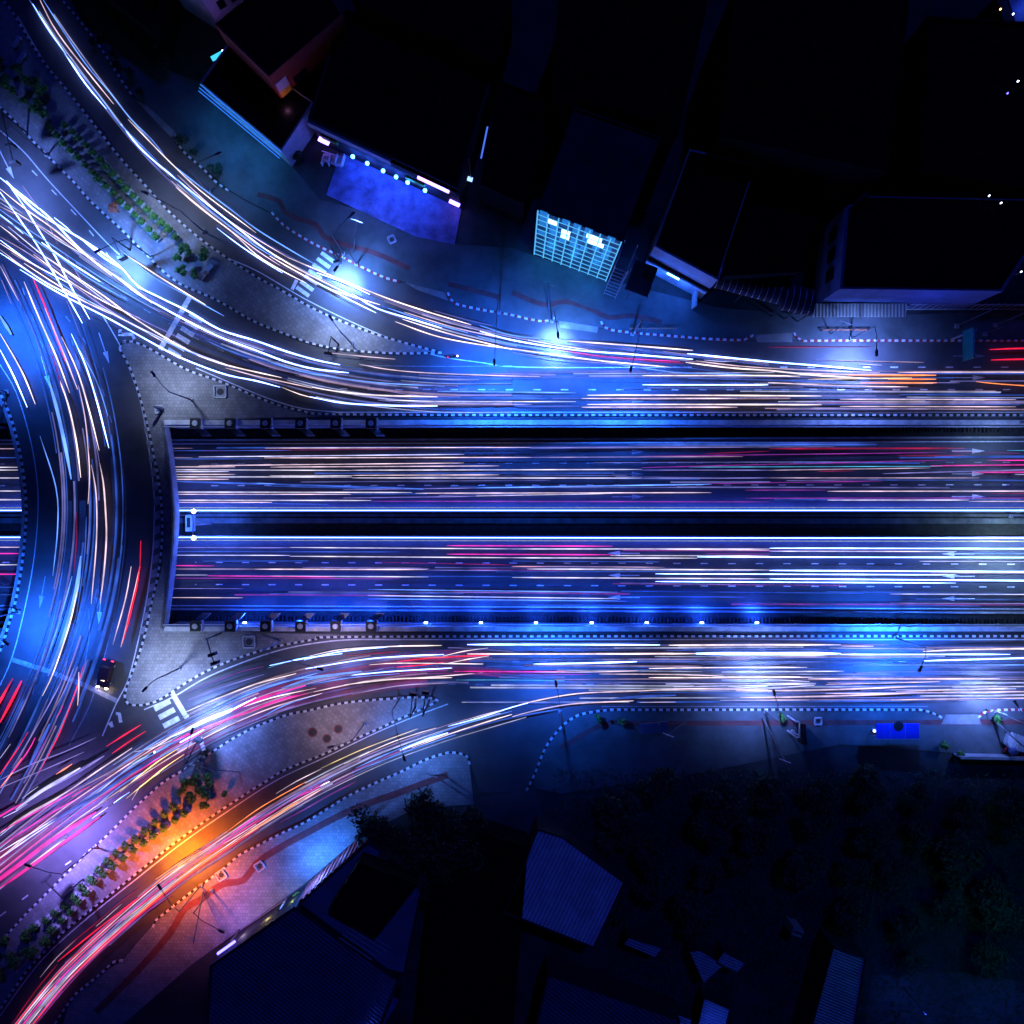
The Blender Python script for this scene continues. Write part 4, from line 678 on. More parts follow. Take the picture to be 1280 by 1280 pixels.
for rd, path, lo, hi, n_, kk in ((A, PA, -13, 13, 26, 'LbwwbpL'), (B_, PB, -26, 26, 46, 'LbwpwbL'), (G, PG, -46, 38, 40, 'LbbLpb'), (CL, PC, -24, 24, 60, 'LbmpwLbm'), (D, PD, -11, 12, 40, 'LmpwmL')):
    pa = cr(path, 12)
    for k in range(n_):
        i0 = random.randrange(0, len(pa) - 6); i1 = min(len(pa) - 1, i0 + random.randrange(6, 26)); q = off(pa, random.uniform(lo, hi))[i0:i1 + 1]
        if len(q) < 3: continue
        veil(rd, q[::2] + ([q[-1]] if len(q) % 2 == 0 else []), random.choice((1, 1.2, 1.5, 2)), random.choice(kk))
for rd, lo, hi, n_, kk in ((B_, 463, 513, 40, 'LbwpbL'), (UN, 555, 632, 26, 'LbbmbL'), (US, 681, 757, 26, 'bbLbmL'), (CL, 802, 878, 70, 'LbwwbpL')):
    for k in range(n_):
        x0 = random.uniform(210 if rd in (UN, US) else 560, 1200); x1 = x0 + random.uniform(80, 380); y = random.uniform(lo, hi); dy = random.uniform(-2, 2)
        veil(rd, [(x0, y), ((x0 + x1) / 2, y + dy * .5), (min(x1, 1330), y + dy)], random.choice((1, 1.2, 1.4, 1.8)), random.choice(kk))
for path, hw, n_, kk in ((PC, 20, 34, 'vhvHH'), (PD, 9, 12, 'hHH'), (PG, 40, 10, 'vv'), (PB, 22, 10, 'vh')):  # wide see-through glowing ribbons stand in for soft haze along the roads
    pa = cr(path, 12)
    for k in range(n_):
        i0 = random.randrange(0, len(pa) - 9); i1 = min(len(pa) - 1, i0 + random.randrange(8, 30)); veil(CL if path is PC else D, off(pa, random.uniform(-hw, hw))[i0:i1 + 1], random.uniform(4.2, 9), random.choice(kk))
tag(mb.build('small_light_trails_and_haze', [EM[k] for k in keys], recalc=False), kind='stuff')

# ------------------------------------------------------------------ planters, bushes, trees
pr = empty('planter', (0, 0, .15))
pb = MB().box(0, 0, 0, .5, .85, .85); pb.box(0, 0, .5, .56, .95, .95); pb.build('pot', M['white'], pr)
MB().leaves((0, 0, 1.0), (.62, .62, .55), 150, .2).build('shrub', M['leaf'], pr, recalc=False)
first = [True]
def planter(px, py, label, group, rz=0.0):
    o = pr if first[0] else copy_tree(pr); first[0] = False
    o.location = (*P(px, py)[:2], .15); o.rotation_euler[2] = rz; s_ = random.uniform(.85, 1.12); o.scale = (s_, s_, s_)
    tag(o, label, 'planter', group)
def prow(pts, n, label, group):
    c = cr(pts, .5); e = even(c, 1.0); a = math.atan2(-(pts[-1][1] - pts[0][1]), pts[-1][0] - pts[0][0])
    for k in range(n):
        q = e[int((len(e) - 1) * k / (n - 1))]; planter(q[0] + random.uniform(-.6, .6), q[1] + random.uniform(-.6, .6), label, group, a)
prow([(68, 165), (100, 199), (155, 254), (200, 300)], 16, 'square white planter with dark shrub in the roadside row of the upper island', 'planter row beside the upper main road')
prow([(86, 160), (120, 193), (166, 243), (224, 300)], 17, 'square white planter with dark shrub in the slip road row of the upper island', 'planter row beside the upper slip road')
prow([(221, 1004), (180, 1040), (150, 1062), (110, 1102), (85, 1128), (48, 1155)], 16, 'square white planter with shrub in the main road row of the lower island', 'planter row beside the lower main road')
prow([(234, 1012), (200, 1038), (172, 1058), (125, 1096), (95, 1132), (70, 1158)], 15, 'square white planter with orange lit shrub in the slip road row of the lower island', 'planter row beside the lower slip road')
def bush(px, py, r, label, group, h=1.0, m='leaf', n=420, name='bush', trunk=None):
    x, y, _ = P(px, py); o = empty(name, (x, y, .1)); tr = trunk or .5
    b = MB(); b.tube([(0, 0, 0), (.05 * r, 0, tr * .6), (0, .04 * r, tr + h * r * .6)], [.09 * r + .03, .06 * r + .02, .03]); 
    for k in range(4):
        a = k * 1.6 + random.random(); b.tube([(0, 0, tr * .7), (math.cos(a) * r * .55, math.sin(a) * r * .55, tr + h * r * .7)], [.05 * r + .02, .02], 5)
    b.build('trunk', M['bark'], o)
    c = MB()
    for k in range(max(4, int(r * 3))):
        a = random.random() * 6.28; d = r * .62 * math.sqrt(random.random()); rr = r * random.uniform(.35, .55)
        c.leaves((math.cos(a) * d, math.sin(a) * d, tr + h * r * random.uniform(.5, 1.0)), (rr, rr, rr * .8 * h), int(n / max(4, int(r * 3))), .16 + .05 * r)
    c.build('crown', M[m], o, recalc=False)
    return tag(o, label, 'tree' if name == 'tree' else 'bush', group)
for k, (px, py, r) in enumerate(((5, 82, .9), (10, 108, 1.3), (23, 120, .9), (27, 92, 1.0), (45, 108, 1.4), (35, 130, .8), (57, 120, 1.3), (50, 138, 1.2), (62, 145, 1.0))):
    bush(px, py, r, 'green bush in the corner planting of the upper island, %s from the top' % ORD[k], 'bushes in the upper corner planting')
for k, (px, py, r) in enumerate(((238, 318, 1.3), (226, 326, .9), (232, 341, 1.0), (246, 345, .8), (258, 324, 1.5))):
    bush(px, py, r, 'bush at the planter row end above the stop line, %s from the top' % ORD[k], 'bushes at the end of the upper planter rows')
for k, (px, py, r) in enumerate(((261, 966, .9), (249, 970, 1.0), (239, 975, 1.1), (266, 977, .8), (231, 984, .9), (257, 985, 1.35), (284, 990, .6), (246, 992, 1.0), (258, 1003, .9))):
    bush(px, py, r, 'green bush at the orange lit planter row on the lower island, %s from the top' % ORD[k], 'bushes at the end of the lower planter rows')
for k, (px, py, r) in enumerate(((38, 1162, 1.2), (12, 1172, 1.1), (45, 1182, 1.2), (25, 1190, 1.5), (62, 1172, 1.1), (8, 1208, 1.3), (-4, 1190, 1.3))):
    bush(px, py, r, 'dark bush in the bottom corner planting of the lower island, number %s along' % ORD[k], 'bushes in the lower corner planting')
r = empty('red_leaf_topiary', (*P(150, 266)[:2], .15)); MB().cyl(0, 0, 0, 1.6, .07).build('stem', M['bark'], r)
tp = MB()
for a, b, z in ((-.3, .2, 1.8), (.3, .35, 1.9), (0, -.05, 2.2), (-.35, -.35, 1.7), (.3, -.4, 1.8)): tp.leaves((a, b, z), (.38, .38, .36), 160, .13, shell=.8)
tp.build('crown', M['terracotta'], r, recalc=False); tag(r, 'rust red clustered ball topiary beside the upper planter row', 'topiary')
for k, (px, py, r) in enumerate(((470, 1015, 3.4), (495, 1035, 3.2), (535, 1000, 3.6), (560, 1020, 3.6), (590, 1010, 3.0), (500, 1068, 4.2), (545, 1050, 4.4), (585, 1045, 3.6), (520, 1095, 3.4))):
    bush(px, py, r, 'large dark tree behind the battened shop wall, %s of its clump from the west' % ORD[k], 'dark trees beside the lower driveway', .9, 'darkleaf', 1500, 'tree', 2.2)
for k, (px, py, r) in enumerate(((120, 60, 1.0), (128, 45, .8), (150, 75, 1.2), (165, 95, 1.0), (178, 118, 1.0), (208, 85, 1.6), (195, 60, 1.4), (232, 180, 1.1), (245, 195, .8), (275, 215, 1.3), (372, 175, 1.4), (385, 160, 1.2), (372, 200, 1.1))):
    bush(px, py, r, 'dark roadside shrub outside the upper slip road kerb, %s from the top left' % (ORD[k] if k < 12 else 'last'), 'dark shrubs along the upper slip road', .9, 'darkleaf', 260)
gk = 0                                                 # the dark wild plot in the lower right
spots = [(760 + 60 * i + random.uniform(-22, 22), 985 + 52 * j + random.uniform(-20, 20)) for j in range(6) for i in range(9)]
base = bush(700, 1010, 3.2, 'x', 'x', .8, 'grassleaf', 1500, 'tree', 1.4); base2 = bush(1100, 1100, 3.4, 'x', 'x', .7, 'grassleaf', 1700, 'tree', 1.2)
def word_at(px, py): return ('western', 'middle', 'eastern')[min(2, int((px - 730) / 190))] + ' part, ' + ('upper row', 'second row', 'third row', 'fourth row', 'fifth row', 'lowest row')[min(5, max(0, int((py - 960) / 52)))]
keep = []
for k, (px, py) in enumerate(spots):
    if py > 1140 and px < 1060: continue
    if py > 1205 and px < 1230: continue
    o = (base, base2)[k % 2] if len(keep) < 2 else copy_tree((base, base2)[k % 2])
    o.location = (*P(px, py)[:2], 0); o.rotation_euler[2] = random.random() * 6.28; s_ = random.uniform(.75, 1.3); o.scale = (s_, s_, s_ * .8); keep.append((px, py, o))
if base.get('label') == 'x': pass
cnt = {}
for px, py, o in sorted(keep, key=lambda q: q[0]):
    wd_ = word_at(px, py); cnt[wd_] = cnt.get(wd_, 0) + 1
    tag(o, 'dark wild tree in the overgrown plot, %s, %s from the west' % (wd_, ORD[cnt[wd_] - 1]), 'tree', 'wild trees of the overgrown plot')
wg = MB()
for k in range(16000):
    px = random.uniform(690, 1330); py = random.uniform(960, 1330)
    if px < 760 and py > 1040: continue
    x, y, _ = P(px, py); z = random.uniform(.05, .5); a = random.random() * 6.28; l_ = random.uniform(.3, .8)
    wg.face([(x, y, z), (x + l_ * math.cos(a), y + l_ * math.sin(a), z + random.uniform(-.02, .3)), (x + l_ * .5 * math.cos(a + .7), y + l_ * .5 * math.sin(a + .7), z + .1)])
tag(wg.build('undergrowth', M['grassleaf'], recalc=False), kind='stuff')
for px, py, lb in ((748, 895, 'weed tuft at the rounded kerb'), (774, 898, 'weed tuft hanging by the twin signboards'), (975, 894, 'weed tuft beside the white sign frame'), (1240, 897, 'drooping tree branch tuft at the tilted pole'), (1175, 930, 'leafy scrub behind the blue shelter'), (1195, 940, 'leafy scrub by the low boundary wall')):
    bush(px, py, .9, lb, 'weeds along the lower pavement', .8, 'leaf', 200)

# ------------------------------------------------------------------ buildings
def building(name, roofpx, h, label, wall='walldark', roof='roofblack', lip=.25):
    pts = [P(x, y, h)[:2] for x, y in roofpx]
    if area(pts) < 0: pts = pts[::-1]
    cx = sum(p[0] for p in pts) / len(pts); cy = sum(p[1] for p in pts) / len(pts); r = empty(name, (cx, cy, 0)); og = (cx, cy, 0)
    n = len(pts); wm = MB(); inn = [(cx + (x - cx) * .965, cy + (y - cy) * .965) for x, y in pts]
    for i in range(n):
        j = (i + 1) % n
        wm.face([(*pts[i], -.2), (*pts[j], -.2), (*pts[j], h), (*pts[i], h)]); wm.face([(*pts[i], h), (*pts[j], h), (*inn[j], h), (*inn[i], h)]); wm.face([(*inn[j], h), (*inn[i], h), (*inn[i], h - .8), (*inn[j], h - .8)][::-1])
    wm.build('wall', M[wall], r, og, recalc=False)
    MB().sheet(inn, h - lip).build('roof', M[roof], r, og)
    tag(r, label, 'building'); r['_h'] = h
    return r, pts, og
def panel(A_, B2, u0, u1, z0, z1, d, mb=None, m=0):    # box standing d proud of the wall A->B (outside on the right-hand side)
    ax, ay = A_; bx, by = B2; L = math.dist(A_, B2); tx, ty = (bx - ax) / L, (by - ay) / L; nx, ny = ty, -tx
    mb = mb or MB()
    q = [(ax + tx * u0 * L, ay + ty * u0 * L), (ax + tx * u1 * L, ay + ty * u1 * L)]
    mb.prism([(q[0][0], q[0][1]), (q[1][0], q[1][1]), (q[1][0] + nx * d, q[1][1] + ny * d), (q[0][0] + nx * d, q[0][1] + ny * d)], z0, z1, m)
    return mb
def base_pts(pxs): return [P(x, y)[:2] for x, y in pxs]
# purple lit house at the top
r, q, og = building('house', [(234, -32), (280, -60), (330, -95), (230, -170), (160, -80)], 12, 'pale house catching violet light, two dark windows, at the top edge', 'wallpurple')
def edge_near(q, px, py):      # wall edge (A->B counter clockwise) whose foot is nearest to a pixel
    x, y, _ = P(px, py); n = len(q)
    k = min(range(n), key=lambda i: math.dist(((q[i][0] + q[(i + 1) % n][0]) / 2, (q[i][1] + q[(i + 1) % n][1]) / 2), (x, y)))
    return q[k], q[(k + 1) % n]
a, b = edge_near(q, 292, 22)
for u_ in (.25, .6): f = panel(a, b, u_, u_ + .2, 4, 5.6, .06).build('window', M['glass'], r, og)
lamp_point((a[0] * .97 - og[0], a[1] * .97 - og[1], 5), (.35, .12, 1), 50, .3, r)
# dark shop with lit eaves
r, q, og = building('corner_shop', [(250, 103), (352, 188), (392, 128), (286, 52)], 5, 'low black roofed shop with a cyan lit eave line facing the dark driveway', 'wallgrey')
a, b = edge_near(q, 300, 155)
L_ = math.dist(a, b); nx, ny = (b[1] - a[1]) / L_, -(b[0] - a[0]) / L_; ET = emat('eave_light', (.03, .22, 1), 1.0)
for dz, d in ((4.7, .15), (4.4, .55), (4.1, .9)): MB().tube([(a[0] + nx * d, a[1] + ny * d, dz), (b[0] + nx * d, b[1] + ny * d, dz)], .07).build('eave_tube', ET, r, og)
for t_ in (.2, .5, .8):
    lamp_point((a[0] + (b[0] - a[0]) * t_ - og[0] - 1.8, a[1] + (b[1] - a[1]) * t_ - og[1] - 1.8, 3.4), (.02, .22, .8), 420, .3, r)
x, y, _ = P(273, 70, 4); r = empty('shop_sign', (x, y, 0)); MB().box(0, 0, 0, 4, .15, .15, .5).build('post', M['metal'], r); MB().box(0, 0, 3.9, 4.3, 2.1, .5, .5).build('panel', emat('cyan_sign', (.05, .6, .9), 1.3), r); MB().cyl(.8, .45, 4.3, 4.5, .15).build('bulb', LAMP, r)
tag(r, 'small glowing cyan shop sign above the black roofed corner shop', 'sign')
# red walled block
r, q, og = building('red_block', [(336, 96), (428, 18), (380, -60), (268, 30)], 10, 'dark roofed block with a dim red side wall and a coloured poster', 'wallred')
a, b = edge_near(q, 395, 85)
panel(a, b, .02, .16, 3, 6, .08).build('poster', M['yellow'], r, og); panel(a, b, .02, .16, 6.05, 8, .08).build('poster', M['wallpurple'], r, og); panel(a, b, .22, .4, 1.5, 6.5, .06).build('window', M['glass'], r, og)
lamp_point((b[0] * .97 - og[0], b[1] * .97 - og[1], 4), (1, .3, .4), 250, .3, r); lamp_point((a[0] * .97 - og[0], a[1] * .97 - og[1], 5), (1, .4, .7), 60, .3, r)
# showroom with blue forecourt
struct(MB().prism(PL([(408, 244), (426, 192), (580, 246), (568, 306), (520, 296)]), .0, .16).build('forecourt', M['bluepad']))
r, q, og = building('showroom', [(385, 148), (572, 236), (618, 92), (430, 8)], 7, 'long black roofed showroom above a deep blue lit forecourt', 'walldark')
a, b = edge_near(q, 480, 205)
panel(a, b, .0, .55, 5.6, 6.8, .5).build('fascia', M['wallgrey'], r, og); panel(a, b, .56, 1.0, 5.2, 6.5, .45).build('fascia', M['walldark'], r, og)
panel(a, b, .05, .16, 3.0, 3.9, .3).build('green_panel', M['leaf'], r, og); panel(a, b, .63, .76, 2.5, 3.3, .3).build('green_panel', M['leaf'], r, og)
TUBE = emat('violet_tube', (.3, .15, 1.0), 9)
panel(a, b, .74, .95, 5.9, 6.3, .75).build('neon_tube', TUBE, r, og); panel(a, b, .02, .09, 2.2, 2.45, .6).build('neon_tube', TUBE, r, og); panel(a, b, .93, 1.0, 1.8, 2.0, .5).build('neon_tube', TUBE, r, og)
L_ = math.dist(a, b); nx, ny = (b[1] - a[1]) / L_, -(b[0] - a[0]) / L_
for t_ in (.28, .38, .49, .58, .66, .78):
    x = a[0] + (b[0] - a[0]) * t_ + nx * .9 - og[0]; y = a[1] + (b[1] - a[1]) * t_ + ny * .9 - og[1]
    MB().cyl(x, y, 3.1, 3.4, .22, .3, 10).build('downlight', emat('aqua_lamp', (.1, .5, 1), 8), r)
    lamp_point((x, y, 2.8), (.03, .1, 1.0), 420, .2, r)
    lamp_point((x + nx * 4.5, y + ny * 4.5, 4.0), (.01, .025, 1.0), 170, .3, r)
x, y, _ = P(418, 203); r = empty('display_rack', (x, y, .16)); kb = MB()
for i in range(4): kb.box(-1.5 + i, 0, 0, 1.1, .08, 1.5, -.3)
kb.box(0, .6, 1.1, 1.18, 3.2, .12, -.3); kb.box(0, -.6, 1.1, 1.18, 3.2, .12, -.3); kb.build('frame', M['white'], r); MB().box(0, 0, .5, .56, 3.0, 1.3, -.3).build('shelf', M['wallpurple'], r); tag(r, 'white slatted display rack at the corner of the blue forecourt', 'rack')
# lit pipe in the alley
x, y, _ = P(590, 232); r = empty('alley_light', (x, y, 0)); MB().tube([(0, 0, 0), (0, 0, 8.5)], .08).build('pole', M['metal'], r); x2, y2, _ = P(604, 180, 6); MB().tube([(x2 - x - .3, y2 - y - 2.0, 6), (x2 - x + .6, y2 - y + 2.4, 6)], .12).build('tube', emat('alley_tube', (.08, .2, 1), 1.0), r)
MB().box(-.2, -.1, 2.2, 2.6, .8, .5, -.3).build('lamp_box', emat('alley_lamp', (.3, .5, 1), 2), r); tag(r, 'thin blue lit tube and small lamp in the alley right of the showroom', 'lamp')
# gridded shophouse
r, q, og = building('shophouse', [(672, 262), (778, 302), (826, 171), (718, 133)], 16, 'tall shophouse with a glowing cyan gridded glass front', 'walldark', 'roofdark')
a, b = edge_near(q, 705, 330)
L_ = math.dist(a, b); tx, ty = (b[0] - a[0]) / L_, (b[1] - a[1]) / L_; nx, ny = ty, -tx
panel(a, b, 0, 1, .2, 15.9, .05).build('glass_front', emat('cyan_glass', (.004, .08, .36), .22), r, og)
gm = MB()
for i in range(9): panel(a, b, i / 8 * .985, i / 8 * .985 + .014, 0, 15.9, .16, gm)
for j in range(10): panel(a, b, 0, 1, 1.6 * j + .3, 1.6 * j + .48, .1, gm)
gm.build('grid_frame', emat('lit_mullion', (.1, .5, 1), 1.0), r, og)
for (u_, j) in ((.14, 10), (.31, 9), (.31, 8), (.6, 10), (.68, 10), (.62, 9), (.72, 9)): panel(a, b, u_, u_ + .1, 1.6 * (j - 2) + .62, 1.6 * (j - 2) + 1.8, .1).build('lit_window', WHITEWIN, r, og)
for i in range(7):
    for j in (7, 8, 9, 10, 11):
        if (i * 7 + j * 3) % 4: panel(a, b, i / 7.5 + .03, i / 7.5 + .12, 1.6 * (j - 2) + .62, 1.6 * (j - 2) + 1.8, .08).build('lit_window', CYANWIN, r, og)
for t_ in (.2, .5, .8): lamp_point((a[0] + (b[0] - a[0]) * t_ + nx * 1.6 - og[0], a[1] + (b[1] - a[1]) * t_ + ny * 1.6 - og[1], 3), (.02, .3, 1), 330, .3, r)
struct(MB().prism([(a[0] + nx * .6, a[1] + ny * .6), (b[0] + nx * .6, b[1] + ny * .6), (b[0] + nx * 4.6, b[1] + ny * 4.6), (a[0] + nx * 4.6, a[1] + ny * 4.6)], .0, .14).build('forecourt', M['pave']))
x, y = b[0] + tx * 1.2 + nx * .5, b[1] + ty * 1.2 + ny * .5; r2 = empty('scaffold_stair', (x, y, 0)); sm = MB()
for j in range(9): sm.tube([(-.9 * tx - nx * 2, -.9 * ty - ny * 2, 1 + 1.4 * j), (-.9 * tx + nx * 1.6, -.9 * ty + ny * 1.6, 1 + 1.4 * j)], .05, 4); sm.tube([(.9 * tx - nx * 2, .9 * ty - ny * 2, 1 + 1.4 * j), (.9 * tx + nx * 1.6, .9 * ty + ny * 1.6, 1 + 1.4 * j)], .05, 4); sm.tube([(-.9 * tx + nx * 1.6, -.9 * ty + ny * 1.6, 1 + 1.4 * j), (.9 * tx + nx * 1.6, .9 * ty + ny * 1.6, 1 + 1.4 * j)], .05, 4)
for u_ in (-.9, .9):
    for v_ in (-2, 1.6): sm.tube([(u_ * tx + nx * v_, u_ * ty + ny * v_, 0), (u_ * tx + nx * v_, u_ * ty + ny * v_, 13)], .05, 4)
sm.build('steel_frame', M['galv'], r2); tag(r2, 'open steel stair frame beside the cyan gridded shophouse', 'stair')
# garage shop
r, q, og = building('garage', [(818, 308), (897, 350), (945, 205), (862, 186)], 9, 'dark roofed garage with a blue lit open bay beside the gridded shophouse', 'wallgrey', 'roofblack')
a, b = edge_near(q, 840, 370); panel(a, b, .0, 1.0, 4.4, 5.0, .5).build('canopy', M['roofdark'], r, og); panel(a, b, .1, .8, .1, 3.8, .08).build('shutter', M['concrete'], r, og); panel(a, b, .35, .55, 3.4, 3.7, .4).build('bay_tube', emat('bay_tube', (.2, .5, 1), 9), r, og)
L_ = math.dist(a, b); nx, ny = (b[1] - a[1]) / L_, -(b[0] - a[0]) / L_
for t_ in (.3, .7): lamp_point((a[0] + (b[0] - a[0]) * t_ + nx * 2.8 - og[0], a[1] + (b[1] - a[1]) * t_ + ny * 1.6 - og[1], 3.2), (.02, .13, 1), 900, .2, r)
x, y, _ = P(866, 372); r = empty('boundary_wall', (x, y, 0)); MB().box(0, 0, 0, 2.2, .25, 3.6, -.08).build('wall', M['wallgrey'], r); MB().box(0, 0, 2.2, 2.3, .35, 3.7, -.08).build('coping', M['white'], r); tag(r, 'short pale wall closing the blue lit garage bay', 'wall')
x, y, _ = P(802, 348, 5); r = empty('awning', (x, y, 0)); MB().box(0, 0, 4.8, 5.0, 3.4, 4.4, -.35).build('sheet', M['roofdark'], r); [MB().box(u_, v_, 0, 4.8, .12, .12).build('post', M['metal'], r) for u_ in (-1.4, 1.4) for v_ in (-1.6, 1.6)]; tag(r, 'flat dark awning left of the blue lit garage bay', 'awning')
# arched translucent canopies
for k, (px, py, ln, ang, lb) in enumerate(((935, 350, 12.5, -.26, 'long arched translucent canopy with pale ribs beside the garage'), (1000, 372, 4.5, -.2, 'short arched canopy end against the white block'))):
    x, y, _ = P(px, py, 5); r = empty('arched_canopy', (x, y, 0)); r.rotation_euler[2] = ang
    c = MB(); rb = MB(); prof = [(1.9 * math.cos(math.pi * i / 10), 3.9 + 1.1 * math.sin(math.pi * i / 10)) for i in range(11)]
    for (v0, z0), (v1, z1) in zip(prof, prof[1:]): c.face([(-ln / 2, v0, z0), (ln / 2, v0, z0), (ln / 2, v1, z1), (-ln / 2, v1, z1)])
    for i in range(int(ln / .9)): rb.tube([(-ln / 2 + .4 + .9 * i, v, z + .06) for v, z in prof], .05, 4)
    [MB().box(u_, v_, 0, 3.95, .14, .14).build('post', M['metal'], r) for u_ in (-ln / 2 + .3, 0, ln / 2 - .3) for v_ in (-1.8, 1.8)]
    c.build('cover', M['roofdark'], r); rb.build('ribs', M['galv'], r); tag(r, lb, 'canopy')
# white walled block
r, q, og = building('commercial_block', [(1050, 361), (1254, 364), (1330, 250), (1085, 245), (1058, 258)], 9, 'large dark roofed block with a pale front wall tinted as in blue light and three side windows', 'wallbluetint', 'roofblack')
a, b = edge_near(q, 1035, 320)
for u_ in (.15, .4, .65): panel(a, b, u_, u_ + .16, 4, 6.6, .06).build('window', M['glass'], r, og)
lamp_point((P(1130, 392)[0] - og[0], P(1130, 420)[1] - og[1], 7), (.03, .08, 1), 700, 2.0, r)
x, y, _ = P(1075, 388, 3); r = empty('lean_to', (x, y, 0)); MB().prism([(-6.8, -.9), (6.6, -.9), (6.8, 1.0), (-6.4, 1.0)], 2.8, 3.0).build('roof', ribbed('shed_sheet', (.35, .34, .28), 0, .5), r); MB().box(0, .2, 0, 2.8, 12.6, .6).build('wall', M['walldark'], r); tag(r, 'low ribbed lean to in front of the white walled block', 'shed')
x, y, _ = P(1215, 386); r = empty('slat_fence', (x, y, 0)); f = MB()
for i in range(22): f.box(-10 + .95 * i, 0, 0, 2.6, .08, .1)
f.build('slats', M['galv'], r); fr = MB(); fr.box(0, -.1, 0, .25, 21, .12); fr.box(0, -.1, 2.5, 2.6, 21, .08); fr.build('rails', M['coping'], r); MB().box(0, .15, .1, 2.5, 21, .06).build('panel', M['walldark'], r); tag(r, 'dark slatted fence under the right end of the white walled block', 'fence')
# unlit blocks behind
for roofp, h, lb in (([(440, 0), (470, -60), (640, 0), (620, 80)], 9, 'unlit roof behind the showroom'), ([(625, 100), (600, 230), (655, 255), (700, 130)], 8, 'unlit narrow building between alley and gridded shophouse'), ([(700, -20), (690, 115), (850, 160), (890, -20)], 12, 'unlit block behind the gridded shophouse'),
                     ([(955, 210), (905, 345), (1000, 340), (1040, 225)], 7, 'unlit flat roof between the garage and the white walled block'), ([(920, -20), (900, 170), (1110, 215), (1140, -20)], 13, 'unlit large block at the top right of centre'), ([(1160, 20), (1150, 215), (1330, 240), (1330, 30)], 10, 'unlit block below the lit top right corner'), ([(20, -160), (90, -40), (190, 40), (215, -60)], 6, 'unlit building beyond the top left kerb')):
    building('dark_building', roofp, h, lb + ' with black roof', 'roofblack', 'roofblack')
for px, py, lb, cl in ((1236, 245, 'tiny white lamp in the dark right of the white walled block', LAMP), (1251, 254, 'second tiny white lamp in the dark near the right edge', LAMP), (1259, 117, 'tiny blue lamp in the dark near the upper right edge', BLUELAMP), (1272, 102, 'tiny white lamp highest on the right edge', LAMP), (1276, 340, 'bright lamp at the right edge above the slat fence', LAMP), (1250, 12, 'tiny warm lamp in the lit top right corner', WARM), (1266, 18, 'tiny white lamp in the lit top right corner', LAMP)):
    x, y, _ = P(px, py, 11); r = empty('yard_lamp', (x, y, 0)); MB().cyl(0, 0, 0, 11, .08, .05, 6).build('pole', M['metal'], r); MB().cyl(0, 0, 11, 11.2, .09, .07, 8).build('bulb', cl, r); tag(r, lb, 'lamp')
x, y, _ = P(1290, 5, 6); r = empty('roof_terrace', (x, y, 0)); MB().box(0, 0, 0, 6, 9, 5, .3).build('wall', M['walldark'], r); MB().box(.5, 0, 6.01, 6.1, 7, 4, .3).build('deck', M['bluepad'], r); lamp_point((0, 0, 8), (.05, .15, 1), 350, .3, r); tag(r, 'blue lit roof terrace cut by the top right corner', 'terrace')

# lower side
RB = ribbed('navy_sheet_roof', (.13, .12, .18), -.9, .5, .55); RB2 = ribbed('blue_sheet_roof', (.75, .75, .8), .45, .55, .6); RB3 = ribbed('grey_sheet_roof', (.42, .42, .48), 1.95, .4, .6)
M['rb'] = RB; M['rb2'] = RB2; M['rb3'] = RB3; M['navy'] = mat('navy_flat_roof', (.17, .17, .22), .7, .3, .3)
building('warehouse', [(262, 1207), (368, 1133), (500, 1225), (455, 1340), (250, 1370)], 6, 'large navy ribbed roof warehouse above the bright blue tube', 'walldark', 'rb')
r, q, og = building('terrace_shop', [(372, 1130), (460, 1052), (530, 1098), (505, 1220), (484, 1214)], 6, 'navy roofed terrace shop with dark and pink battened front wall', 'walldark', 'navy')
a, b = edge_near(q, 410, 1085)
bm_ = MB()
for k in range(12): panel(a, b, k / 12, k / 12 + .045, .5, 6.2, .25, bm_)
bm_.build('batten', M['wallred'], r, og); hb = building('roof_block', [(410, 1138), (448, 1078), (522, 1106), (470, 1172)], 9, 'black raised block on the battened terrace shop roof', 'roofblack', 'roofblack')[0]
wv = MB()
for k in range(5): wv.tube([(*P(424 + 4 * k, 1172 - 4 * k, 6.1)[:2], 6.1), (*P(465 + 6 * k, 1200 - 3.5 * k, 6.1)[:2], 6.1)], .1, 5)
wv.build('ridge_bars', M['galv'], r, og)
lamp_point((P(400, 1072)[0] - og[0], P(400, 1072)[1] - og[1], 4), (.04, .2, 1), 6500, .3, r)
lamp_point((P(430, 1052)[0] - og[0], P(430, 1052)[1] - og[1], 3), (.03, .2, 1), 700, .3, r)
x, y, _ = P(283, 1186, 5); r = empty('neon_tube', (x, y, 0)); MB().box(0, 0, 0, 4.9, .2, .2, .5).build('post', M['metal'], r); MB().box(0, .2, 4.9, 5.2, 3.0, .3, .62).build('tube', BLUELAMP, r); lamp_point((-.6, 1.2, 4.6), (.06, .05, 1), 420, .3, r); tag(r, 'bright blue neon tube at the corner of the navy warehouse', 'neon tube')
x, y, _ = P(345, 1140); r = empty('shop_entrance', (x, y, 0)); r.rotation_euler[2] = .6
MB().box(-.5, 0, .1, 2.6, 3.4, 1.0).build('counter', M['cream'], r); MB().box(-4.2, -.3, .1, 2.3, 3.4, 1.3).build('booth', M['wallpurple'], r); MB().box(2.4, .1, .1, 3.0, .25, 1.6).build('sidewall', M['white'], r); MB().box(-1.8, -.9, 3.0, 3.2, 9.6, .4).build('lintel', M['white'], r); MB().tube([(-6, 1.0, 1.0), (3, 1.0, 1.0)], .08).build('handrail', M['metal'], r)
lamp_point((.2, 1.0, 3.2), (1, .75, .25), 160, .2, r); lamp_point((-4.2, 1.0, 3.0), (1, .75, .85), 90, .2, r); tag(r, 'small cream lit shop entrance between blue tube and battened wall', 'shopfront')
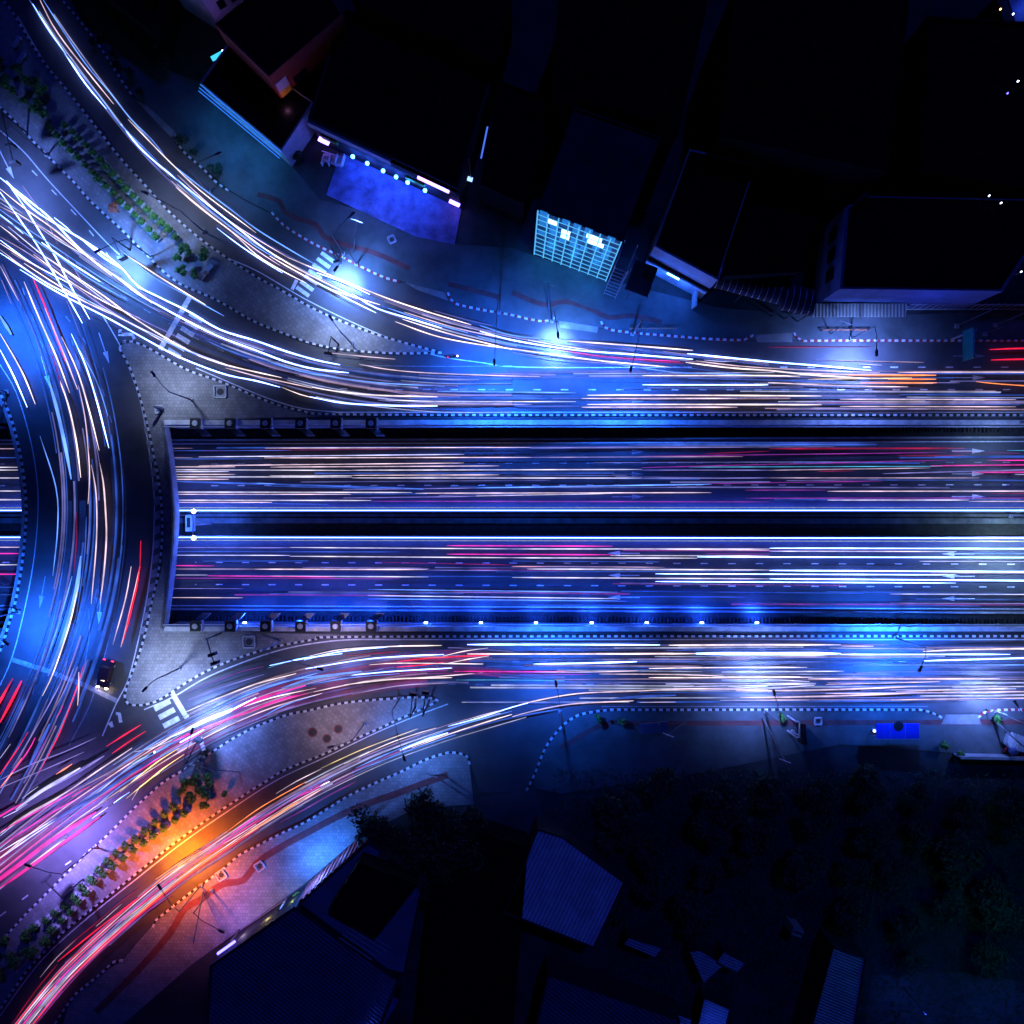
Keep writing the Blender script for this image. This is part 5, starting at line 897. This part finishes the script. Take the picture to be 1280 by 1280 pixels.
bush(374, 1114, .8, 'lime green lit shrub at the cream shop entrance', 'plants at the cream shop entrance', .8, 'leaf', 260)
lamp_point((0, 0, 3), (.8, 1, .2), 60, .1, bpy.data.objects[-1] if False else None).location = (P(372, 1112)[0], P(372, 1112)[1], 3)
building('blue_sheet_house', [(630, 1142), (672, 1036), (704, 1046), (782, 1103), (743, 1187)], 5, 'house under a pale blue ribbed sheet roof by the wild plot', 'walldark', 'rb2')
building('navy_house', [(655, 1340), (684, 1218), (850, 1275), (850, 1340)], 5, 'navy ribbed roof house cut by the bottom edge', 'walldark', 'rb')
building('grey_sheet_house', [(1000, 1340), (1042, 1183), (1083, 1196), (1060, 1340)], 5, 'long narrow house with blue grey ribbed roof at the bottom edge', 'walldark', 'rb3')
building('dark_warehouse', [(540, 1110), (520, 1290), (640, 1300), (660, 1060), (600, 1040)], 5, 'unlit black roofed warehouse between the terrace shop and blue sheet house', 'roofblack', 'roofblack')
for k, (pp_, lb) in enumerate((([(785, 1172), (828, 1186), (820, 1197), (780, 1180)], 'narrow blue roof fragment beside the blue sheet house'), ([(862, 1190), (875, 1188), (905, 1207), (880, 1230)], 'small slanting blue roof left of the grey sheet house'), ([(905, 1190), (932, 1205), (922, 1216), (895, 1204)], 'small square blue roof under the wild trees'), ([(880, 1248), (912, 1262), (906, 1290), (872, 1285)], 'brightest small blue roof at the bottom edge'), ([(840, 1265), (865, 1275), (860, 1300), (835, 1300)], 'patched blue roof left of the small roof on the bottom edge'), ([(455, 1265), (475, 1235), (500, 1250), (475, 1290)], 'lit blue annex roof against the navy warehouse'))):
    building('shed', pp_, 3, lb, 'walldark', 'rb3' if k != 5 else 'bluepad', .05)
for px, py, pw in ((885, 1262, 220), (1130, 1235, 500), (1240, 1262, 420), (466, 1262, 500), (1210, 1150, 1500)):  # the tall one among the wild trees is an added broad fill light
    x, y, _ = P(px, py); r = empty('yard_light', (x, y, 3.0 if px == 1210 else 0)); MB().cyl(0, 0, -3 if px == 1210 else 0, 14.2 if px == 1210 else 6, .06, .05, 6).build('pole', M['metal'], r); MB().cyl(0, 0, *((14.2, 14.35) if px == 1210 else (6, 6.15)), .18, .12, 8).build('cap', M['metal'], r); lamp_point((0, 0, 14 if px == 1210 else 5.7), (.02, .08, 1.0) if px != 1210 else (.02, .42, .42), pw, .3, r)
    tag(r, {885: 'yard light pole by the brightest small blue roof', 1130: 'yard light pole right of the grey sheet house', 1240: 'yard light pole nearest the bottom right corner', 466: 'yard light pole by the lit blue annex roof', 1210: 'added tall fill light pole among the wild trees'}[px], 'yard light')
struct(MB().sheet(PL([(1090, 1220), (1200, 1215), (1330, 1235), (1330, 1330), (1075, 1330)]), .02).build('yard', M['pave']))
x, y, _ = P(997, 1166, 3); r = empty('rooftop_unit', (x, y, 0)); MB().box(0, 0, 0, 3, 1.6, 1.1, -.35).build('casing', M['galv'], r); MB().box(0, 0, 3, 3.03, 1.5, .3, -.35).build('grille', M['black'], r); tag(r, 'small pale twin box unit left of the grey sheet house', 'unit')
# boundary wall of the plot
x, y, _ = P(1240, 943); r = empty('boundary_wall', (x, y, 0)); MB().box(0, 0, 0, 1.8, 11.5, .25, -.02).build('wall', M['wallgrey'], r); MB().box(0, 0, 1.8, 1.9, 11.6, .4, -.02).build('coping', M['concrete'], r); tag(r, 'low boundary wall behind the lower pavement near the tilted pole', 'wall')

# ------------------------------------------------------------------ street furniture and vehicles
def signal(bx, by, hx, hy, label, h=5.6, heads=2):
    b = P(bx, by); e = P(hx, hy, h); r = empty('traffic_signal', (b[0], b[1], .1)); dx, dy = e[0] - b[0], e[1] - b[1]
    MB().cyl(0, 0, 0, h, .13, .1).build('pole', M['signal'], r); MB().tube([(0, 0, h - .15), (dx * .6, dy * .6, h), (dx, dy, h)], .08).build('arm', M['signal'], r); a = math.atan2(dy, dx)
    for k in range(heads):
        f = 1 - .35 * k; hd = MB().box(dx * f, dy * f, h - .95, h + .15, .42, 1.0, a).build('signal_head', M['signal'], r)
        MB().box(dx * f + .3 * math.sin(a), dy * f - .3 * math.cos(a), h - .3, h - .05, .3, .45, a).build('visor', M['black'], hd)
    return tag(r, label, 'traffic signal', 'traffic signals at the junctions')
signal(35, 167, 17, 203, 'long armed traffic signal over the upper left lanes'); signal(163, 313, 152, 321, 'traffic signal at the shadowed kerb of the upper island', 5, 1); signal(424, 323, 421, 327, 'traffic signal by the slip road zebra crossing', 5, 1); signal(424, 431, 410, 442, 'traffic signal on the tiled tip of the upper island', 5, 1); signal(277, 791, 268, 829, 'traffic signal on the triangle beside the south fans', 5.4, 2); signal(251, 940, 247, 926, 'traffic signal at the lower zebra crossing', 5, 1)
signal(519, 884, 516, 868, 'west traffic signal at the lower gore tip', 5.5, 1); signal(534, 882, 532, 866, 'east traffic signal at the lower gore tip', 5.5, 1); signal(105, 1098, 56, 1100, 'traffic signal over the dashed corner lane of the lower island', 5.5, 1)
def pole(bx, by, h, lean, label, r0=.14, name='utility_pole', cross=True):
    b = P(bx, by); r = empty(name, (b[0], b[1], .1)); MB().tube([(0, 0, 0), (lean[0], lean[1], h)], [r0, r0 * .6]).build('shaft', M['wallc'], r)
    if cross: MB().tube([(lean[0] * .92 - .8, lean[1] * .92 + .3, h * .94), (lean[0] * .92 + .8, lean[1] * .92 - .3, h * .94)], .06, 5).build('crossarm', M['galv'], r)
    else: MB().box(0, 0, 0, .3, .6, .6).build('base', M['concrete'], r)
    return tag(r, label, 'pole')
pole(953, 897, 8, (.6, -4.2), 'dark pole with glassy base left of the white sign frame'); pole(1240, 898, 9, (.7, -3.4), 'tilted dark pole under the drooping branch'); pole(1232, 887, 4, (-.2, .6), 'slim sign pole on the red and white lower kerb', .08); pole(254, 1114, 7, (1.6, -3.6), 'blue painted pole on the violet pavement', .12); pole(1038, 418, 5, (.1, .6), 'slim pole on the pavement before the lean to', .08); pole(442, 315, 6, (1.8, 2.6), 'thin pole tracing a cast shadow before the blue forecourt', .08); pole(686, 392, 6, (-.3, 2.8), 'thin pole tracing a cast shadow under the gridded shophouse', .08); pole(1108, 386, 6, (1.0, .8), 'pale leaning pole by the lean to', .1); pole(1195, 408, 4, (3.2, 1.6), 'pale leaning strut left of the green sign', .14, cross=False); pole(1243, 407, 5, (4, 1.8), 'pale leaning strut nearest the right edge', .14, cross=False); pole(1230, 418, 2.5, (1.2, .6), 'short white post right of the green sign', .1, cross=False); pole(205, 512, 3, (0, 0), 'short dark post at the paved triangle corner', .3, 'bollard', False)  # the two thin poles follow cast shadows in their lean
pole(555, 968, 7, (-1.2, 2.4), 'first dark pole on the kerb tip beside the lower driveway', .1); pole(552, 975, 7, (1.2, 2.0), 'second dark pole on the kerb tip beside the lower driveway', .1); pole(300, 965, 6, (-2.5, 2.6), 'thin pole standing on the lower gore island', .08)
# green direction sign
x, y, _ = P(1218, 428, 6); r = empty('direction_sign', (x, y, 0)); MB().box(0, 0, 3.5, 6.0, .28, 4.3).build('panel', M['green'], r); MB().cyl(.3, 1.8, 0, 6, .13).build('post', M['galv'], r)
MB().box(0, 0, 6.0, 6.03, .05, 3.4).build('border', M['white'], r); tag(r, 'edge on green direction sign over the upper lanes near the right edge', 'sign')
# white sign frame with black panel
x, y, _ = P(984, 902); r = empty('sign_frame', (x, y, 0)); f = MB(); f.tube([(0, .9, 0), (.1, .9, 3.4), (.4, .9, 3.6), (.4, -1.3, 3.6), (.1, -1.3, 3.4), (0, -1.3, 0)], .11); f.tube([(.4, .9, 3.6), (-.5, 1.3, 3.6)], .1); f.tube([(.4, -1.0, 3.6), (-.5, -.5, 3.6)], .1); f.cyl(-.55, -.45, 3.45, 3.75, .3, .3, 12)
f.build('frame', M['white'], r); MB().box(1.15, -.9, 1.6, 3.4, .7, 3.0, .08).build('panel', M['black'], r); tag(r, 'white tubular sign frame with a black panel on the lower pavement', 'sign')
# twin signboards
for dx_, lb, w_ in ((0, 'larger dark blue signboard of the pair below the lower road', 2.6), (2.1, 'smaller dark blue signboard of the pair below the lower road', 1.1)):
    x, y, _ = P(811, 910, 3); r = empty('signboard', (x + dx_, y + (.2 if dx_ else 0), 0)); MB().box(0, 0, 3, 3.12, w_, 1.5, .06).build('board', M['navy'], r); [MB().cyl(u_, 0, 0, 3, .07).build('leg', M['metal'], r) for u_ in (-w_ / 3, w_ / 3)]; tag(r, lb, 'signboard', 'dark signboards below the lower road')
pole(857, 901, 3.5, (-3.6, -1.2), 'slim tilted pole right of the twin signboards', .08)
# bus shelter
x, y, _ = P(1122, 914, 2.8); r = empty('bus_shelter', (x, y, 0)); MB().prism([(-3.1, -1.1), (3.1, -1.1), (3.1, 1.1), (-3.1, 1.1)], 2.7, 2.85).build('roof', M['blueroof'], r); MB().box(0, -1.13, 2.6, 2.9, 6.3, .08).build('edge_trim', M['galv'], r)
[MB().cyl(u_, v_, .1, 2.7, .07).build('post', M['galv'], r) for u_ in (-2.8, 0, 2.8) for v_ in (-.9,)]; MB().box(0, -.5, .45, .52, 5, .5).build('bench', M['galv'], r); MB().cyl(.1, .75, 2.86, 2.9, .75, .7, 14).build('roof_patch', M['black'], r); sm = MB(); sm.box(-1.1, 0, 2.86, 2.88, .05, 2.1); sm.box(1.1, 0, 2.86, 2.88, .05, 2.1); sm.build('seams', M['galv'], r)
MB().box(-3.3, 0, 2.6, 2.75, .25, .25).build('lamp', LAMP, r); tag(r, 'blue roofed bus shelter on the lower pavement', 'bus shelter')
# market cart with white and red canopy near the right edge
x, y, _ = P(1265, 926); r = empty('market_stall', (x, y, 0)); r.rotation_euler[2] = -.35
cm = MB(); [cm.box(-1.8 + .45 * i, .2, 1.9 + .04 * i, 1.96 + .04 * i, .36, 2.2) for i in range(9)]; cm.build('slatted_top', M['white'], r); [MB().box(u_, v_, 0, 1.95, .09, .09).build('post', M['metal'], r) for u_ in (-1.7, 1.7) for v_ in (-.8, 1.1)]; MB().prism([(-1.2, -1.9), (2.4, -2.0), (2.6, -1.2), (-.8, -1.0)], .5, .95).build('red_tray', M['redp'], r); MB().box(0, .1, .7, .8, 3.4, 1.8).build('table', M['galv'], r); tag(r, 'white slatted market stall with red tray near the tilted pole', 'stall')
x, y, _ = P(1257, 932); r = empty('parasol', (x, y, 0)); MB().cyl(0, 0, 0, 2, .05).build('pole', M['galv'], r); MB().cyl(0, 0, 1.8, 2.2, .9, .05, 10).build('canopy', M['bluepad'], r); tag(r, 'small pale blue parasol beside the market stall', 'parasol')
# benches and pits on the islands
for px, py, a_, lb in ((262, 338, .9, 'first white bench by the bushes above the stop line'), (256, 346, .9, 'second white bench by the bushes above the stop line'), (30, 75, 1.0, 'white bench in the upper corner planting'), (24, 55, 1.0, 'small pale bench on the upper island corner')):
    x, y, _ = P(px, py); r = empty('bench', (x, y, .15)); r.rotation_euler[2] = a_; sm = MB(); [sm.box(0, -.25 + .17 * i, .42, .47, 1.8, .12) for i in range(4)]; sm.build('seat', M['white'], r); [MB().box(u_, 0, 0, .42, .1, .6).build('leg', M['metal'], r) for u_ in (-.7, .7)]; tag(r, lb, 'bench', 'benches on the upper island')
def pit(px, py, z, label, a_=0, size=1.7, frame=True):
    x, y, _ = P(px, py); r = empty('manhole', (x, y, z)); f = MB()
    if frame:
        for u_, v_, sx, sy in ((0, size / 2, size, .18), (0, -size / 2, size, .18), (size / 2, 0, .18, size - .18), (-size / 2, 0, .18, size - .18)): f.box(u_, v_, 0, .25, sx, sy)
        f.build('frame', M['coping'], r); MB().box(0, 0, 0, .04, size - .3, size - .3).build('slab', M['concrete'], r)
    else: MB().cyl(0, 0, 0, .03, size * .6, size * .6, 16).build('rim', M['redpath'], r)
    MB().cyl(0, 0, .045, .08, size * .3 if frame else size * .42, None, 16).build('cover', M['cover'], r); r.rotation_euler[2] = a_
    return tag(r, label, 'manhole')
pit(276, 490, .15, 'square framed manhole on the triangle north of the bridge'); pit(312, 802, .15, 'square framed manhole on the triangle south of the bridge'); pit(391, 915, .15, 'largest of three round pits on the lower gore island', 0, 1.2, False); pit(409, 923, .15, 'lowest of three round pits on the lower gore island', 0, 1.1, False); pit(423, 911, .15, 'right of three round pits on the lower gore island', 0, 1.1, False)
pit(277, 1093, .11, 'pale square manhole nearest the orange lit kerb', .6, 1.3); pit(325, 1082, .11, 'pale square manhole farther along the red path', .6, 1.2); pit(200, 512, .15, 'dark square grate at the corner of the north triangle', 0, 1.1); pit(1022, 901, .11, 'pale cover on the red path right of the white sign frame', 0, 1.0); pit(490, 300, .11, 'pale cover on the pavement in front of the blue forecourt', .4, 1.0)
# car waiting at the junction, head and tail lamps lit
a_ = math.radians(-104); x, y, _ = P(135, 841); r = empty('parked_car', (x, y, .01)); r.name = 'waiting_car'; r.rotation_euler[2] = a_
bd = bmesh.new(); prof = [(-2.05, .35), (-2.0, .85), (-1.3, .95), (-.95, 1.42), (.55, 1.45), (1.05, .98), (1.95, .8), (2.1, .5), (2.1, .3)]
for s_ in (-1, 1): pass
bd.free(); body = MB(); N_p = len(prof)
def sect(yy, k): return [(x_, yy * (.86 if z_ > 1.2 else 1), z_) for x_, z_ in prof]
L1, L2 = sect(-.86, 0), sect(.86, 0)
for i in range(N_p - 1): body.face([L1[i], L1[i + 1], L2[i + 1], L2[i]])
body.face(L1); body.face(L2[::-1]); body.face([L1[0], L2[0], L2[-1], L1[-1]]); bo = body.build('body', M['carpaint'], r)
for q_ in ([(1.0, -.66, 1.03), (.6, -.6, 1.42), (.6, .6, 1.42), (1.0, .66, 1.03)], [(-1.25, -.66, 1.0), (-.98, -.6, 1.39), (-.98, .6, 1.39), (-1.25, .66, 1.0)]):
    MB().face([(a + (.03 if a > 0 else -.03), b, c + .03) for a, b, c in q_]) ; w_ = MB(); w_.face([(a + (.03 if a > 0 else -.03), b, c + .03) for a, b, c in q_]); w_.build('window', M['glass'], r)
for u_ in (-1.3, 1.3):
    for v_ in (-.8, .8):
        wh = MB(); wh.tube([(u_, v_ - .1, .33), (u_, v_ + .1, .33)], .33, 14); wo = wh.build('wheel', M['tyre'], r); MB().tube([(u_, v_ + math.copysign(.1, v_), .33), (u_, v_ + math.copysign(.12, v_), .33)], .19, 10).build('rim', M['galv'], wo)
for v_ in (-.62, .62): MB().box(2.12, v_, .55, .78, .14, .36).build('headlight', emat('car_headlight', (1, .85, .7), 25), r); MB().box(-2.06, v_, .7, .88, .1, .34).build('taillight', REDLAMP, r)
for v_ in (-.6, .6): lamp_point((2.6, v_, .6), (1, .8, .6), 40, .1, r)
tag(r, 'dark car waiting at the stop line with headlights lit', 'car')
def moto(px, py, a_, label):
    x, y, _ = P(px, py); r = empty('motorcycle', (x, y, .01)); r.rotation_euler[2] = a_
    for u_ in (-.62, .62):
        wo = MB().tube([(u_, -.06, .3), (u_, .06, .3)], .3, 14).build('wheel', M['tyre'], r); MB().tube([(u_, -.07, .3), (u_, .07, .3)], .16, 10).build('rim', M['galv'], wo)
    b = MB(); b.tube([(-.6, 0, .5), (-.2, 0, .6), (.2, 0, .75), (.5, 0, .8)], [.12, .17, .16, .09], 8); b.tube([(.62, 0, .3), (.5, 0, .9)], .05); b.build('body', M['carpaint'], r); MB().box(-.3, 0, .72, .82, .75, .26).build('seat', M['black'], r); MB().tube([(.45, -.35, .98), (.5, 0, .95), (.45, .35, .98)], .03).build('handlebar', M['metal'], r)
    MB().cyl(.66, 0, .72, .9, .1).build('headlight', emat('moto_light', (1, .9, .85), 18), r); MB().box(-.8, 0, .55, .68, .08, .18).build('taillight', REDLAMP, r)
    return tag(r, label, 'motorcycle', 'motorcycles on the roads')
moto(567, 447, .1, 'motorcycle with glowing lamps at the upper island tip'); moto(192, 941, .6, 'motorcycle with white lamps near the lower zebra crossing')
# red reflector railings on the upper pavement
for px, lb in ((1055, 'low brown guard rail above the kerb before the lean to'), (815, 'low brown guard rail above the kerb below the arched canopy')):
    x, y, _ = P(px, 414 if px > 900 else 412); r = empty('guard_rail', (x, y, .1)); f = MB(); f.box(0, 0, .75, .85, 7, .08); f.box(0, 0, .4, .48, 7, .06); f.build('rail', M['terracotta'], r); [MB().box(-3.4 + 1.36 * i, 0, 0, .75, .1, .1).build('post', M['metal'], r) for i in range(6)]; tag(r, lb, 'guard rail')
